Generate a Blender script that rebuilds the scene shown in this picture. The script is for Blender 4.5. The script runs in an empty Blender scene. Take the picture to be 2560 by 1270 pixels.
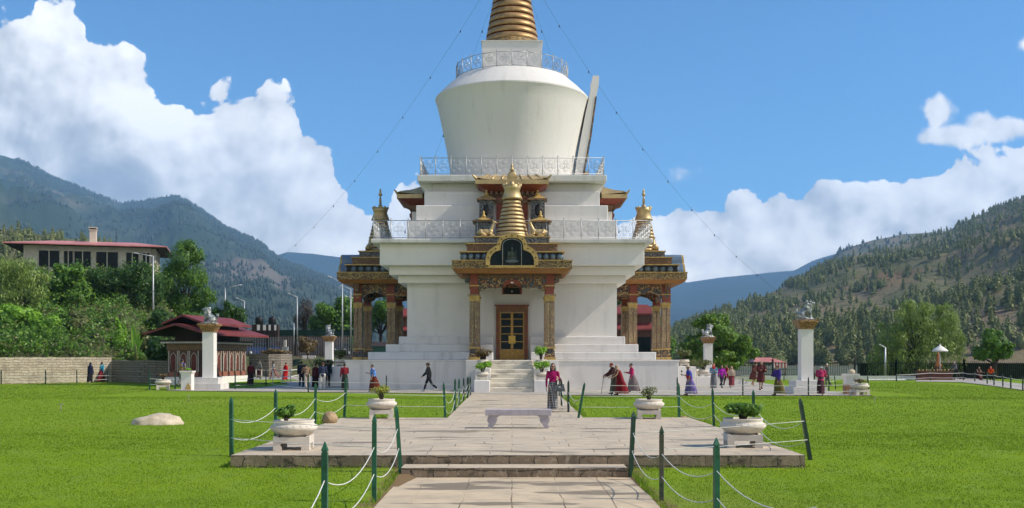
import bpy, bmesh, math, random
import numpy as np
from mathutils import Vector, Matrix, Euler, noise as mnoise
R = math.radians
SC = bpy.context.scene
COL = SC.collection
rnd = random.Random(7)
nrs = np.random.RandomState(11)
F, HC, VH, D0 = 2500.0, 1.91, 896.0, 70.6      # focal length and eye height the photograph implies

# ---------------------------------------------------------------- camera
cam_d = bpy.data.cameras.new('camera'); cam = bpy.data.objects.new('camera', cam_d); COL.objects.link(cam)
cam.location = (0, 0, HC); cam.rotation_euler = (R(90), 0, 0)
cam_d.sensor_width = 36; cam_d.lens = 36 * F / 2560; cam_d.shift_y = (VH - 635) / 2560
cam_d.clip_start = 0.1; cam_d.clip_end = 40000
SC.camera = cam
SC.view_settings.view_transform = 'Standard'; SC.view_settings.look = 'None'
SC.view_settings.exposure = 0.20; SC.view_settings.gamma = 1
SC.render.engine = 'CYCLES'
SC.cycles.use_denoising = True
try: SC.cycles.denoiser = 'OPENIMAGEDENOISE'
except Exception: pass
SC.cycles.max_bounces = 6; SC.cycles.diffuse_bounces = 3; SC.cycles.transparent_max_bounces = 12
SC.cycles.glossy_bounces = 2; SC.cycles.transmission_bounces = 3; SC.cycles.volume_bounces = 1
SC.cycles.use_adaptive_sampling = True; SC.cycles.adaptive_threshold = 0.03

# ---------------------------------------------------------------- node helper
class NT:
    def __init__(s, tree): s.t = tree
    def n(s, typ, **kw):
        nd = s.t.nodes.new(typ)
        for k, v in kw.items(): setattr(nd, k, v)
        return nd
    def link(s, a, b): s.t.links.new(a, b)
    def put(s, sock, v):
        if v is None: return
        if hasattr(v, 'is_linked') or hasattr(v, 'links'): s.link(v, sock)
        else: sock.default_value = v
    def math(s, op, a, b=None, c=None, clamp=False):
        nd = s.n('ShaderNodeMath', operation=op); nd.use_clamp = clamp
        for i, v in enumerate((a, b, c)): s.put(nd.inputs[i], v)
        return nd.outputs[0]
    def vmath(s, op, a, b=None):
        nd = s.n('ShaderNodeVectorMath', operation=op)
        s.put(nd.inputs[0], a); s.put(nd.inputs[1], b)
        return nd.outputs[0]
    def mixc(s, f, a, b, mode='MIX'):
        nd = s.n('ShaderNodeMix', data_type='RGBA', blend_type=mode)
        s.put(nd.inputs[0], f)
        for sock, v in ((nd.inputs[6], a), (nd.inputs[7], b)):
            if isinstance(v, (tuple, list)): v = (*v[:3], 1)
            s.put(sock, v)
        return nd.outputs[2]
    def ramp(s, f, stops, interp='LINEAR'):
        nd = s.n('ShaderNodeValToRGB'); cr = nd.color_ramp; cr.interpolation = interp
        while len(cr.elements) < len(stops): cr.elements.new(0.5)
        for e, (p, c) in zip(cr.elements, stops):
            e.position = p; e.color = (*c[:3], 1) if isinstance(c, (tuple, list)) else (c, c, c, 1)
        s.put(nd.inputs[0], f); return nd.outputs[0]
    def sstep(s, v, a, b):
        nd = s.n('ShaderNodeMapRange', interpolation_type='SMOOTHSTEP')
        s.put(nd.inputs[0], v); nd.inputs[1].default_value = a; nd.inputs[2].default_value = b
        return nd.outputs[0]
    def noise(s, vec, scale, detail=4, rough=.55, dim='3D', dist=0):
        nd = s.n('ShaderNodeTexNoise', noise_dimensions=dim)
        s.put(nd.inputs['Vector'], vec); nd.inputs['Scale'].default_value = scale
        nd.inputs['Detail'].default_value = detail; nd.inputs['Roughness'].default_value = rough
        nd.inputs['Distortion'].default_value = dist
        return nd.outputs[0]
    def voro(s, vec, scale, feature='F1', detail=0, out='Distance', rnd=1):
        nd = s.n('ShaderNodeTexVoronoi', feature=feature)
        s.put(nd.inputs['Vector'], vec); nd.inputs['Scale'].default_value = scale
        if 'Detail' in nd.inputs: nd.inputs['Detail'].default_value = detail
        nd.inputs['Randomness'].default_value = rnd
        return nd.outputs[out]
    def comb(s, x, y, z=0.0):
        nd = s.n('ShaderNodeCombineXYZ')
        for i, v in enumerate((x, y, z)): s.put(nd.inputs[i], v)
        return nd.outputs[0]
    def sep(s, v):
        nd = s.n('ShaderNodeSeparateXYZ'); s.put(nd.inputs[0], v); return nd.outputs

# ---------------------------------------------------------------- sky with its clouds, sun
SUN_EL, SUN_AZ = R(42), R(-7)                # azimuth measured from +x, towards the viewer's side
wd = bpy.data.worlds.new('World'); SC.world = wd; wd.use_nodes = True
wn = NT(wd.node_tree); wd.node_tree.nodes.clear()
sky = wn.n('ShaderNodeTexSky', sky_type='NISHITA'); sky.sun_disc = False
sky.sun_elevation = SUN_EL; sky.sun_rotation = R(97); sky.altitude = 1200; sky.air_density = 1.0; sky.dust_density = 0.35; sky.ozone_density = 2.5
SKY_STR = 0.122
gd = wn.n('ShaderNodeTexCoord').outputs['Generated']
gx, gy, gz = wn.sep(gd)
gy = wn.math('MAXIMUM', wn.math('ABSOLUTE', gy), 0.03)
CU, CW = wn.math('DIVIDE', gx, gy), wn.math('DIVIDE', gz, gy)
edge_px = [(-700, 60), (-120, 40), (0, 18), (60, 40), (105, 2), (170, -8), (203, 30), (216, 85), (300, 108), (365, 150), (440, 208), (482, 248), (512, 228), (560, 206), (640, 212),
           (735, 218), (752, 275), (800, 335), (830, 370), (845, 415), (882, 458), (905, 500), (945, 540), (972, 480), (1000, 415), (1040, 385), (1075, 440), (1120, 540),
           (1300, 600), (1500, 574), (1640, 532), (1700, 530), (1760, 524), (1812, 512), (1832, 480), (1900, 474), (1940, 450), (1975, 458), (2005, 466), (2058, 432), (2110, 454),
           (2200, 430), (2300, 414), (2400, 392), (2480, 369), (2560, 354), (2700, 350), (3300, 330)]
fc = wn.n('ShaderNodeFloatCurve')
ua, ub = -700.0, 3300.0
cm = fc.mapping; cm.use_clip = True; cv = cm.curves[0]
P = [((u - ua) / (ub - ua), min(max((VH - v) / 1000.0, 0), 1)) for u, v in edge_px]
cv.points[0].location = P[0]; cv.points[1].location = P[-1]
for p in P[1:-1]: cv.points.new(*p)
for p in cv.points: p.handle_type = 'VECTOR'
cm.update()
wn.link(wn.math('DIVIDE', wn.math('ADD', CU, (1280 - ua) / F), (ub - ua) / F), fc.inputs['Value'])
edge = wn.math('MULTIPLY', fc.outputs[0], 1000.0 / F)

def cloud_field(vec):
    wob = wn.noise(vec, 7, 3, .5)
    v2 = wn.vmath('ADD', vec, wn.comb(wn.math('MULTIPLY', wn.math('SUBTRACT', wob, .5), .05), wn.math('MULTIPLY', wn.math('SUBTRACT', wn.noise(vec, 6.2, 3, .5), .5), .045)))
    a = wn.math('ADD', wn.math('MULTIPLY', wn.noise(v2, 11, 10, .64), .78), wn.math('MULTIPLY', wn.noise(v2, 38, 7, .65), .22))
    b = wn.math('SUBTRACT', 1.0, wn.voro(v2, 19, 'SMOOTH_F1', 3))
    return wn.math('ADD', wn.math('MULTIPLY', a, .65), wn.math('MULTIPLY', b, .55)), a
cvec = wn.comb(CU, CW, 0.0)
H0, A0 = cloud_field(cvec)
H1, A1 = cloud_field(wn.vmath('ADD', cvec, (0.009, 0.011, 0.0)))
edge = wn.math('ADD', edge, wn.math('MULTIPLY', wn.math('LESS_THAN', wn.sep(gd)[1], 0.0), .55))   # extra unseen cloud added behind the viewer to whiten and lift the fill light
q = wn.math('SUBTRACT', edge, CW)
def blob(cu, cvv, ru, rv, s):          # extra detached cloud: positive inside an ellipse
    x = wn.math('DIVIDE', wn.math('SUBTRACT', CU, (cu - 1280) / F), ru / F)
    y = wn.math('DIVIDE', wn.math('SUBTRACT', CW, (VH - cvv) / F), rv / F)
    r = wn.math('SQRT', wn.math('ADD', wn.math('MULTIPLY', x, x), wn.math('MULTIPLY', y, y)))
    return wn.math('MULTIPLY', wn.math('SUBTRACT', 1.0, r), s)
ex = None
for a in ((2345, 280, 62, 62, .040), (2380, 340, 130, 46, .040), (2520, 320, 170, 52, .040), (2560, 110, 80, 80, .030), (1722, 428, 90, 32, .012)):
    b = blob(*a); ex = b if ex is None else wn.math('MAXIMUM', ex, b)
nz = wn.math('SUBTRACT', H0, .50)
D = wn.math('ADD', q, wn.math('MULTIPLY', nz, .105))
DX = wn.math('ADD', ex, wn.math('MULTIPLY', wn.math('SUBTRACT', H0, .60), .085))
al1 = wn.sstep(D, -.001, .0035)
al2 = wn.math('MULTIPLY', wn.sstep(DX, -.002, .014), .95)
alpha = wn.math('MAXIMUM', al1, al2)
rel = wn.math('SUBTRACT', H0, H1)
def puff(vec):                                      # broad billows that carry the light and shade
    w_ = wn.vmath('ADD', vec, wn.comb(wn.math('MULTIPLY', wn.noise(vec, 5, 3, .5), .06), wn.math('MULTIPLY', wn.noise(vec, 6.5, 3, .5), .06)))
    return wn.math('ADD', wn.noise(w_, 6.5, 4.5, .5), wn.math('MULTIPLY', wn.math('SUBTRACT', 1.0, wn.voro(w_, 10, 'SMOOTH_F1', 1)), .30))
rel2 = wn.math('SUBTRACT', puff(cvec), puff(wn.vmath('ADD', cvec, (.016, .020, 0.0))))
lit = wn.math('ADD', .80, wn.math('ADD', wn.math('MULTIPLY', rel, .75), wn.math('MULTIPLY', rel2, 1.5)))
low = wn.sstep(q, .035, .165)                       # thick lower parts of the bank carry less light
big = wn.noise(wn.vmath('ADD', cvec, (3.1, 1.7, 0)), 5.5, 4, .5)
lowm = wn.math('MULTIPLY', low, wn.math('ADD', .12, wn.math('MULTIPLY', big, .62)))
lit = wn.math('SUBTRACT', lit, wn.math('MULTIPLY', lowm, .55), clamp=True)
ccol = wn.ramp(lit, [(0, (.24, .28, .35)), (.35, (.41, .45, .52)), (.58, (.64, .67, .71)), (.78, (.98, .98, .99)), (1, (1.25, 1.24, 1.22))])
skc = wn.n('ShaderNodeVectorMath', operation='SCALE'); wn.link(sky.outputs[0], skc.inputs[0]); skc.inputs['Scale'].default_value = SKY_STR
skyt = wn.mixc(1.0, skc.outputs[0], (.49, .95, 1.22), 'MULTIPLY')
bg = wn.n('ShaderNodeBackground'); bg.inputs[1].default_value = 1.0
wn.link(wn.mixc(alpha, skyt, ccol), bg.inputs[0])
wo = wn.n('ShaderNodeOutputWorld'); wn.link(bg.outputs[0], wo.inputs[0])
wd.cycles.sampling_method = 'MANUAL'; wd.cycles.sample_map_resolution = 1024

sl = bpy.data.lights.new('sun', 'SUN'); sl.energy = 5.0; sl.angle = R(.55); sl.color = (1, .91, .77)
so = bpy.data.objects.new('sun', sl); COL.objects.link(so)
sdir = Vector((math.cos(SUN_EL) * math.cos(SUN_AZ), math.cos(SUN_EL) * math.sin(SUN_AZ), math.sin(SUN_EL)))
so.rotation_euler = sdir.to_track_quat('Z', 'Y').to_euler()

# ---------------------------------------------------------------- places: a photo direction at a known distance or on the ground
def W(u, v, d): return Vector(((u - 1280) * d / F, d, HC + (VH - v) * d / F))
def GD(v, z=0.0): return F * (HC - z) / (v - VH)
def G(u, v, z=0.0):
    d = GD(v, z); return Vector(((u - 1280) * d / F, d, z))

# ---------------------------------------------------------------- mesh builder
class MB:
    def __init__(s): s.v = []; s.f = []; s.m = []; s.s = []
    def add(s, vs, fs, mi=0, sm=False):
        o = len(s.v); s.v += [tuple(p) for p in vs]
        for f in fs: s.f.append(tuple(i + o for i in f)); s.m.append(mi); s.s.append(sm)
    def box(s, x0, x1, y0, y1, z0, z1, mi=0):
        s.add([(x0, y0, z0), (x1, y0, z0), (x1, y1, z0), (x0, y1, z0), (x0, y0, z1), (x1, y0, z1), (x1, y1, z1), (x0, y1, z1)],
              [(0, 3, 2, 1), (4, 5, 6, 7), (0, 1, 5, 4), (1, 2, 6, 5), (2, 3, 7, 6), (3, 0, 4, 7)], mi)
    def fr(s, c, a, b, z0, z1, mi=0):                  # frustum of two centred rectangles: a=(hx,hy) bottom, b top
        cx, cy = c; v = []
        for (hx, hy), z in ((a, z0), (b, z1)):
            v += [(cx - hx, cy - hy, z), (cx + hx, cy - hy, z), (cx + hx, cy + hy, z), (cx - hx, cy + hy, z)]
        s.add(v, [(0, 3, 2, 1), (4, 5, 6, 7), (0, 1, 5, 4), (1, 2, 6, 5), (2, 3, 7, 6), (3, 0, 4, 7)], mi)
    def lathe(s, prof, n=16, c=(0, 0, 0), mi=0, sm=True, sx=1, sy=1, ph=0, mis=None):
        v = []
        for r, z in prof:
            for k in range(n):
                a = 2 * math.pi * (k + ph) / n
                v.append((c[0] + r * sx * math.cos(a), c[1] + r * sy * math.sin(a), c[2] + z))
        o = len(s.v); s.v += v
        for i in range(len(prof) - 1):
            for k in range(n):
                k2 = (k + 1) % n
                s.f.append((o + i * n + k, o + i * n + k2, o + (i + 1) * n + k2, o + (i + 1) * n + k)); s.m.append(mis[i] if mis else mi); s.s.append(sm)
        for i, rev in ((0, True), (len(prof) - 1, False)):
            if prof[i][0] > 1e-4:
                f = [o + i * n + k for k in range(n)]
                s.f.append(tuple(f[::-1] if rev else f)); s.m.append(mis[min(i, len(prof) - 2)] if mis else mi); s.s.append(False)
    def tube(s, pts, rad, n=8, mi=0, sm=True, closed=False, flat=(1, 1)):
        pts = [Vector(p) for p in pts]; m = len(pts)
        if not hasattr(rad, '__len__'): rad = [rad] * m
        o = len(s.v); prev = None
        for i, p in enumerate(pts):
            if closed: d = pts[(i + 1) % m] - pts[i - 1]
            else: d = pts[min(i + 1, m - 1)] - pts[max(i - 1, 0)]
            d = d.normalized() if d.length > 1e-9 else Vector((0, 0, 1))
            if prev is None:
                up = Vector((0, 0, 1)) if abs(d.z) < .9 else Vector((0, 1, 0))
                a = d.cross(up).normalized()
            else: a = (prev - d * prev.dot(d)).normalized()
            prev = a; b = d.cross(a)
            for k in range(n):
                t = 2 * math.pi * (k + .5) / n
                s.v.append(tuple(p + (a * math.cos(t) * flat[0] + b * math.sin(t) * flat[1]) * rad[i]))
        for i in range(m if closed else m - 1):
            j = (i + 1) % m
            for k in range(n):
                k2 = (k + 1) % n
                s.f.append((o + i * n + k, o + i * n + k2, o + j * n + k2, o + j * n + k)); s.m.append(mi); s.s.append(sm)
        if not closed:
            s.f.append(tuple(o + k for k in range(n))[::-1]); s.m.append(mi); s.s.append(False)
            s.f.append(tuple(o + (m - 1) * n + k for k in range(n))); s.m.append(mi); s.s.append(False)
    def ell(s, c, r, nu=12, nv=8, mi=0, rot=None):
        if not hasattr(r, '__len__'): r = (r, r, r)
        v = []; c = Vector(c)
        for i in range(1, nv):
            th = math.pi * i / nv
            for k in range(nu):
                a = 2 * math.pi * k / nu
                v.append(Vector((r[0] * math.sin(th) * math.cos(a), r[1] * math.sin(th) * math.sin(a), r[2] * math.cos(th))))
        v.append(Vector((0, 0, r[2]))); v.append(Vector((0, 0, -r[2])))
        if rot is not None: v = [rot @ p for p in v]
        v = [p + c for p in v]; fs = []
        for i in range(nv - 2):
            for k in range(nu):
                k2 = (k + 1) % nu; fs.append((i * nu + k, (i + 1) * nu + k, (i + 1) * nu + k2, i * nu + k2))
        T, B = (nv - 1) * nu, (nv - 1) * nu + 1
        for k in range(nu):
            k2 = (k + 1) % nu; fs.append((T, k, k2)); fs.append((B, (nv - 2) * nu + k2, (nv - 2) * nu + k))
        s.add(v, fs, mi, True)
    def cap(s, a, b, ra, rb, n=10, mi=0):              # tapered capsule
        a, b = Vector(a), Vector(b); d = (b - a); L = d.length; d = d / max(L, 1e-6)
        pts = []; rr = []
        for t in (-1, -.8, -.45): pts.append(a + d * ra * t); rr.append(ra * math.sqrt(max(1 - t * t, 0.004)))
        for t in (0, .33, .66, 1): pts.append(a.lerp(b, t)); rr.append(ra + (rb - ra) * t)
        for t in (.45, .8, 1): pts.append(b + d * rb * t); rr.append(rb * math.sqrt(max(1 - t * t, 0.004)))
        s.tube(pts, rr, n, mi)
    def prism(s, poly, y0, y1, mi=0, plane='xz', mi_side=None):
        n = len(poly)
        mk = (lambda a, b, y: (a, y, b)) if plane == 'xz' else (lambda a, b, y: (y, a, b)) if plane == 'yz' else (lambda a, b, y: (a, b, y))
        v = [mk(a, b, y0) for a, b in poly] + [mk(a, b, y1) for a, b in poly]
        ms = mi if mi_side is None else mi_side
        s.add(v, [tuple(range(n)), tuple(range(2 * n - 1, n - 1, -1))], mi)
        s.add(v, [(i, i + n, (i + 1) % n + n, (i + 1) % n) for i in range(n)], ms)
    def build(s, name, mats, parent=None, loc=None, rotz=None, fixn=False):
        me = bpy.data.meshes.new(name); me.from_pydata(s.v, [], s.f)
        mats = mats if isinstance(mats, (list, tuple)) else [mats]
        for m in mats: me.materials.append(m)
        me.polygons.foreach_set('material_index', s.m); me.polygons.foreach_set('use_smooth', s.s)
        if fixn:
            bm = bmesh.new(); bm.from_mesh(me); bmesh.ops.recalc_face_normals(bm, faces=bm.faces); bm.to_mesh(me); bm.free()
        me.update()
        return link(name, me, parent, loc, rotz)
def bevel_mod(o, w=.03, seg=1):
    m = o.modifiers.new('bevel', 'BEVEL'); m.width = w; m.segments = seg; m.limit_method = 'ANGLE'; return o
def link(name, me, parent=None, loc=None, rotz=None):
    o = bpy.data.objects.new(name, me); COL.objects.link(o)
    if parent is not None: o.parent = parent
    if loc is not None: o.location = loc
    if rotz is not None: o.rotation_euler = (0, 0, rotz)
    return o
def empty(name, loc=(0, 0, 0), rotz=0, parent=None):
    o = bpy.data.objects.new(name, None); COL.objects.link(o); o.location = loc; o.rotation_euler = (0, 0, rotz)
    o.empty_display_size = .2
    if parent is not None: o.parent = parent
    return o
def tag(o, label, cat=None, group=None, kind=None):
    if label: o['label'] = label
    if cat: o['category'] = cat
    if group: o['group'] = group
    if kind: o['kind'] = kind
    return o
def kids(o, cache={}): return [c for c in bpy.data.objects if c.parent == o]
def copy_tree(o, parent=None):
    c = o.copy(); COL.objects.link(c)
    if parent is not None: c.parent = parent
    for ch in kids(o): copy_tree(ch, c)
    return c
def fast_mesh(name, V, Fc, mats, smooth=False, mi=None):     # numpy arrays: V (n,3), Fc (m,k)
    me = bpy.data.meshes.new(name); n, k = Fc.shape
    me.vertices.add(len(V)); me.vertices.foreach_set('co', np.asarray(V, dtype=np.float32).ravel())
    me.loops.add(n * k); me.loops.foreach_set('vertex_index', np.asarray(Fc, dtype=np.int32).ravel())
    me.polygons.add(n); me.polygons.foreach_set('loop_start', np.arange(0, n * k, k, dtype=np.int32))
    if smooth: me.polygons.foreach_set('use_smooth', np.ones(n, dtype=bool))
    mats = mats if isinstance(mats, (list, tuple)) else [mats]
    for m in mats: me.materials.append(m)
    if mi is not None: me.polygons.foreach_set('material_index', np.asarray(mi, dtype=np.int32))
    me.update(calc_edges=True); me.validate()
    return me
def remeshed(mb, voxel, mats, name, smooth=2):              # fuse overlapping shapes into one continuous surface
    o = mb.build('temporary', mats)
    m = o.modifiers.new('r', 'REMESH'); m.mode = 'VOXEL'; m.voxel_size = voxel; m.use_smooth_shade = True
    if smooth:
        sm = o.modifiers.new('s', 'SMOOTH'); sm.factor = .5; sm.iterations = smooth
    dg = bpy.context.evaluated_depsgraph_get(); dg.update()
    me = bpy.data.meshes.new_from_object(o.evaluated_get(dg)); me.name = name
    old = o.data; bpy.data.objects.remove(o); bpy.data.meshes.remove(old)
    return me

# ---------------------------------------------------------------- materials
def new_mat(name):
    m = bpy.data.materials.new(name); m.use_nodes = True; m.node_tree.nodes.clear()
    t = NT(m.node_tree); out = t.n('ShaderNodeOutputMaterial'); b = t.n('ShaderNodeBsdfPrincipled'); t.link(b.outputs[0], out.inputs[0])
    co = t.n('ShaderNodeTexCoord').outputs['Object']
    return m, t, b, co, out
def bumped(t, b, h, strength=.2, dist=.05):
    bp = t.n('ShaderNodeBump'); bp.inputs['Strength'].default_value = strength; bp.inputs['Distance'].default_value = dist
    t.put(bp.inputs['Height'], h); t.link(bp.outputs[0], b.inputs['Normal'])
def mat(name, col, rough=.7, var=.2, scale=3.0, bump=.15, bs=30, metal=0, col2=None, spec=.35, det=5):
    m, t, b, co, out = new_mat(name)
    n = t.noise(co, scale, det, .6)
    c2 = col2 or tuple(min(c * (1 + var), 1) for c in col); c1 = tuple(c * (1 - var) for c in col)
    t.link(t.ramp(n, [(.3, c1), (.7, c2)]), b.inputs['Base Color'])
    b.inputs['Roughness'].default_value = rough; b.inputs['Metallic'].default_value = metal; b.inputs['Specular IOR Level'].default_value = spec
    if bump: bumped(t, b, t.noise(co, bs, 4, .6), bump, .02)
    return m
def ornament(name, cols, scale=4, ground=(.05, .03, .02), rough=.55, metal=0, stretch=(1, 1, 1), bump=.6):
    """painted carving: scrolls of several colours on a dark ground"""
    m, t, b, co, out = new_mat(name)
    v = t.vmath('MULTIPLY', co, stretch)
    w = t.noise(v, scale * 1.3, 2, .5)
    v2 = t.vmath('ADD', v, t.comb(w, t.math('MULTIPLY', w, .6), t.math('MULTIPLY', w, -.5)))
    d = t.voro(v2, scale, 'F1')
    ringv = t.math('SINE', t.math('MULTIPLY', d, 21.0))
    pick = t.noise(v, scale * .9, 1, .5)
    k = len(cols)
    pal = t.ramp(pick, [(.3 + .4 * i / max(k - 1, 1), c) for i, c in enumerate(cols)], 'CONSTANT' if k > 2 else 'LINEAR')
    f = t.sstep(ringv, -.35, .35)
    t.link(t.mixc(f, ground, pal), b.inputs['Base Color'])
    b.inputs['Roughness'].default_value = rough; b.inputs['Metallic'].default_value = metal
    bumped(t, b, f, bump, .03)
    return m
def stucco(name, col=(.735, .70, .66), stain=.42):
    m, t, b, co, out = new_mat(name)
    v = t.vmath('MULTIPLY', co, (1.2, 1.2, .16))
    st = t.sstep(t.noise(v, 1.6, 6, .62), .50, .78)
    sp = t.sstep(t.noise(co, .55, 5, .6), .52, .75)
    f = t.math('MULTIPLY', t.math('ADD', t.math('MULTIPLY', st, .65), t.math('MULTIPLY', sp, .5)), stain, clamp=True)
    t.link(t.mixc(f, col, (.36, .345, .32)), b.inputs['Base Color'])
    b.inputs['Roughness'].default_value = .85; b.inputs['Specular IOR Level'].default_value = .2
    bumped(t, b, t.noise(co, 9, 6, .65), .18, .04)
    return m
M = {}
M['white'] = stucco('whitewash'); M['white_clean'] = stucco('white_paint', (.77, .735, .695), .2); M['white_old'] = stucco('old_whitewash', (.70, .67, .635), .68)
M['slab'] = stucco('weathered_slab', (.66, .645, .60), .95)
M['gold'] = mat('gilding', (.50, .37, .185), .50, .22, 2, .25, 25, .55)
M['bronze'] = mat('bronze_gilding', (.40, .245, .105), .48, .25, 2, .3, 14, .45)
M['gold_paint'] = mat('gold_paint', (.46, .31, .10), .5, .3, 3, .3, 25, .25)
M['goldscroll'] = ornament('gold_scrollwork', [(.40, .27, .09), (.31, .19, .055)], 2.6, (.09, .055, .025))
M['carve'] = ornament('painted_carving', [(.07, .10, .12), (.30, .12, .03), (.45, .30, .12), (.10, .09, .07), (.38, .09, .03)], 2.3, (.045, .035, .03))
M['carve_col'] = ornament('column_carving', [(.42, .30, .14), (.29, .165, .07), (.36, .32, .25)], 2.6, (.175, .13, .085), stretch=(2.6, 2.6, 1))
M['slate_relief'] = ornament('grey_relief', [(.20, .20, .19), (.13, .13, .13)], 2.2, (.05, .05, .05))
M['brown_relief'] = ornament('brown_relief', [(.25, .14, .06), (.19, .095, .045)], 3.2, (.12, .065, .03))
M['orange'] = mat('orange_board', (.29, .125, .03), .55, .2, 4, .1)
M['red_paint'] = mat('red_paint', (.22, .05, .025), .55, .25, 4, .1)
M['blue_ball'] = mat('blue_enamel', (.11, .155, .19), .3, .35, 2, .05)
M['dark'] = mat('dark_recess', (.012, .011, .010), .6, .2, 3, 0)
M['glass_dark'] = mat('dark_glass', (.006, .012, .012), .12, .2, 3, 0, spec=.12)
M['rail'] = mat('galvanised_white', (.40, .41, .42), .4, .2, 5, .05, metal=.2)
M['wood_door'] = mat('door_wood', (.27, .10, .025), .5, .35, 6, .2)
M['door_gold'] = mat('door_ochre', (.42, .24, .04), .5, .25, 6, .15)
# ================================================================ the white stupa: one thing, its parts under one empty
ST = empty('stupa', (0, D0, 0))
tag(ST, 'huge white stepped stupa with a gilded ringed spire and painted porches', 'stupa')
S_ = lambda h: h * D0 / (F + h)
def zf(v, X): return HC + (VH - v) * (D0 - X) / F

# plinth
b = MB(); PX = 10.09; ZP = 1.81
b.box(-PX, PX, -PX, PX, -.5, ZP)
for k in range(4):
    if k == 0: b.box(-2.75, 2.75, -11.1, -PX, -.5, ZP - .003)
    if k == 1: b.box(PX, 11.1, -2.75, 2.75, -.5, ZP - .003)
    if k == 3: b.box(-11.1, -PX, -2.75, 2.75, -.5, ZP - .003)
for s in (-1, 1):                                   # thin coping line proud of the face
    b.box(min(s * 2.76, s * 10.13), max(s * 2.76, s * 10.13), -10.13, -10.09, ZP - .10, ZP + .006)
    b.box(min(s * 10.09, s * 10.13), max(s * 10.09, s * 10.13), -10.09, -2.76, ZP - .10, ZP + .006)
bevel_mod(b.build('plinth', M['white_old'], ST), .025)
# three steps, cut through by the passages to the doors
def quad_step(name, X, z0, z1, gap=1.17):
    b = MB()
    for sx in (-1, 1):
        for sy in (-1, 1):
            xa, xb = sorted((sx * gap, sx * X)); ya, yb = sorted((sy * gap, sy * X))
            b.box(xa, xb, ya, yb, z0, z1)
    return bevel_mod(b.build(name, M['white_old'], ST), .035)
quad_step('base_step', 8.89, ZP + .002, 2.30); quad_step('base_step', 7.92, 2.302, 2.795); quad_step('base_step', 7.18, 2.797, 3.30)
b = MB(); b.box(-6.70, 6.70, -6.70, 6.70, ZP + .001, 6.69); b.build('body_wall', M['white'], ST)
def tier(name, X, z0, z1, m='white', bev=0, X0=None):
    b = MB()
    if X0: b.fr((0, 0), (X0, X0), (X, X), z0, z0 + bev); b.box(-X, X, -X, X, z0 + bev + .001, z1)
    else: b.box(-X, X, -X, X, z0, z1)
    return bevel_mod(b.build(name, M[m], ST), .03)
tier('corbel', 7.22, 6.691, 7.16, 'white_clean'); tier('corbel', 7.72, 7.161, 7.72, 'white_clean'); tier('corbel', 8.25, 7.721, 9.07, 'white_clean')
tier('terrace_slab', 8.73, 9.071, 9.31, 'slab')
tier('upper_step', 6.71, 9.312, 10.73); tier('upper_step', 6.18, 10.731, 11.77); tier('upper_step', 5.69, 11.771, 12.74); tier('upper_step', 5.18, 12.741, 13.345)
for s in (-1, 1):                                   # flaring side brackets below the upper slab
    b = MB(); pr = [(s * 5.19, 12.75), (s * 5.62, 12.75), (s * 5.66, 12.86), (s * 5.80, 13.05), (s * 6.02, 13.2), (s * 6.03, 13.34), (s * 5.19, 13.34)]
    b.prism(pr if s < 0 else pr[::-1], -5.0, 5.0)
    b.build('slab_bracket', M['white_clean'], ST, fixn=True)
tier('terrace_slab', 6.11, 13.346, 13.75, 'slab')

# vase
prof = [(4.2, 13.75), (4.22, 14.2), (4.38, 15.2), (4.62, 16.6), (4.90, 18.0), (5.16, 19.2), (5.33, 19.85), (5.40, 19.97), (5.40, 20.06), (5.34, 20.14), (4.7, 20.78), (4.06, 21.33), (4.0, 21.40), (0, 21.42)]
m, t, bs, co, out = new_mat('vase_plaster')
x, y, z = t.sep(co); ang = t.math('ARCTAN2', x, y)
sv = t.comb(t.math('MULTIPLY', ang, 5), t.math('MULTIPLY', z, .13))
st = t.sstep(t.noise(sv, 2.4, 6, .6), .54, .74)
sp = t.sstep(t.noise(co, .5, 6, .65), .5, .8)
t.link(t.mixc(t.math('MULTIPLY', t.math('ADD', t.math('MULTIPLY', st, .24), t.math('MULTIPLY', sp, .13)), 1.0, clamp=True), (.70, .67, .625), (.36, .34, .31)), bs.inputs['Base Color'])
bs.inputs['Roughness'].default_value = .8; bs.inputs['Specular IOR Level'].default_value = .2
bumped(t, bs, t.noise(co, 3, 7, .7), .25, .08)
M['vase'] = m
b = MB(); b.lathe(prof, 96); vo = b.build('vase', M['vase'], ST)
try: vo.data.set_sharp_from_angle(angle=R(24))
except Exception: pass
b = MB(); b.box(-2.06, 2.06, -2.06, 2.06, 21.42, 23.64); b.box(-2.12, 2.12, -2.12, 2.12, 23.641, 23.70); b.build('harmika', M['white'], ST)
# ringed spire
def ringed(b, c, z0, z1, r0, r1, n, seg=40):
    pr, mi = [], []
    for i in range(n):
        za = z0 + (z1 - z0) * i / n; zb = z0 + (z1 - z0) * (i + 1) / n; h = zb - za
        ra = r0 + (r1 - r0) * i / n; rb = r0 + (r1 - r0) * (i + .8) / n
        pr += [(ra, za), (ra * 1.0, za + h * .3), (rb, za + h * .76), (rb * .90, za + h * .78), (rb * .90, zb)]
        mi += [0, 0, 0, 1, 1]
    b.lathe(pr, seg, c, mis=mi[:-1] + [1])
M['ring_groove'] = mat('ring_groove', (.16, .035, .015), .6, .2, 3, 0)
b = MB(); b.lathe([(1.99, 23.70), (1.97, 23.72), (1.90, 24.05), (1.88, 24.06)], 48, mi=0); b.build('spire_base', M['goldscroll'], ST)
b = MB(); ringed(b, (0, 0, 0), 24.06, 30.1, 1.90, .78, 13, 56); b.build('ringed_spire', [M['bronze'], M['ring_groove']], ST)
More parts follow.
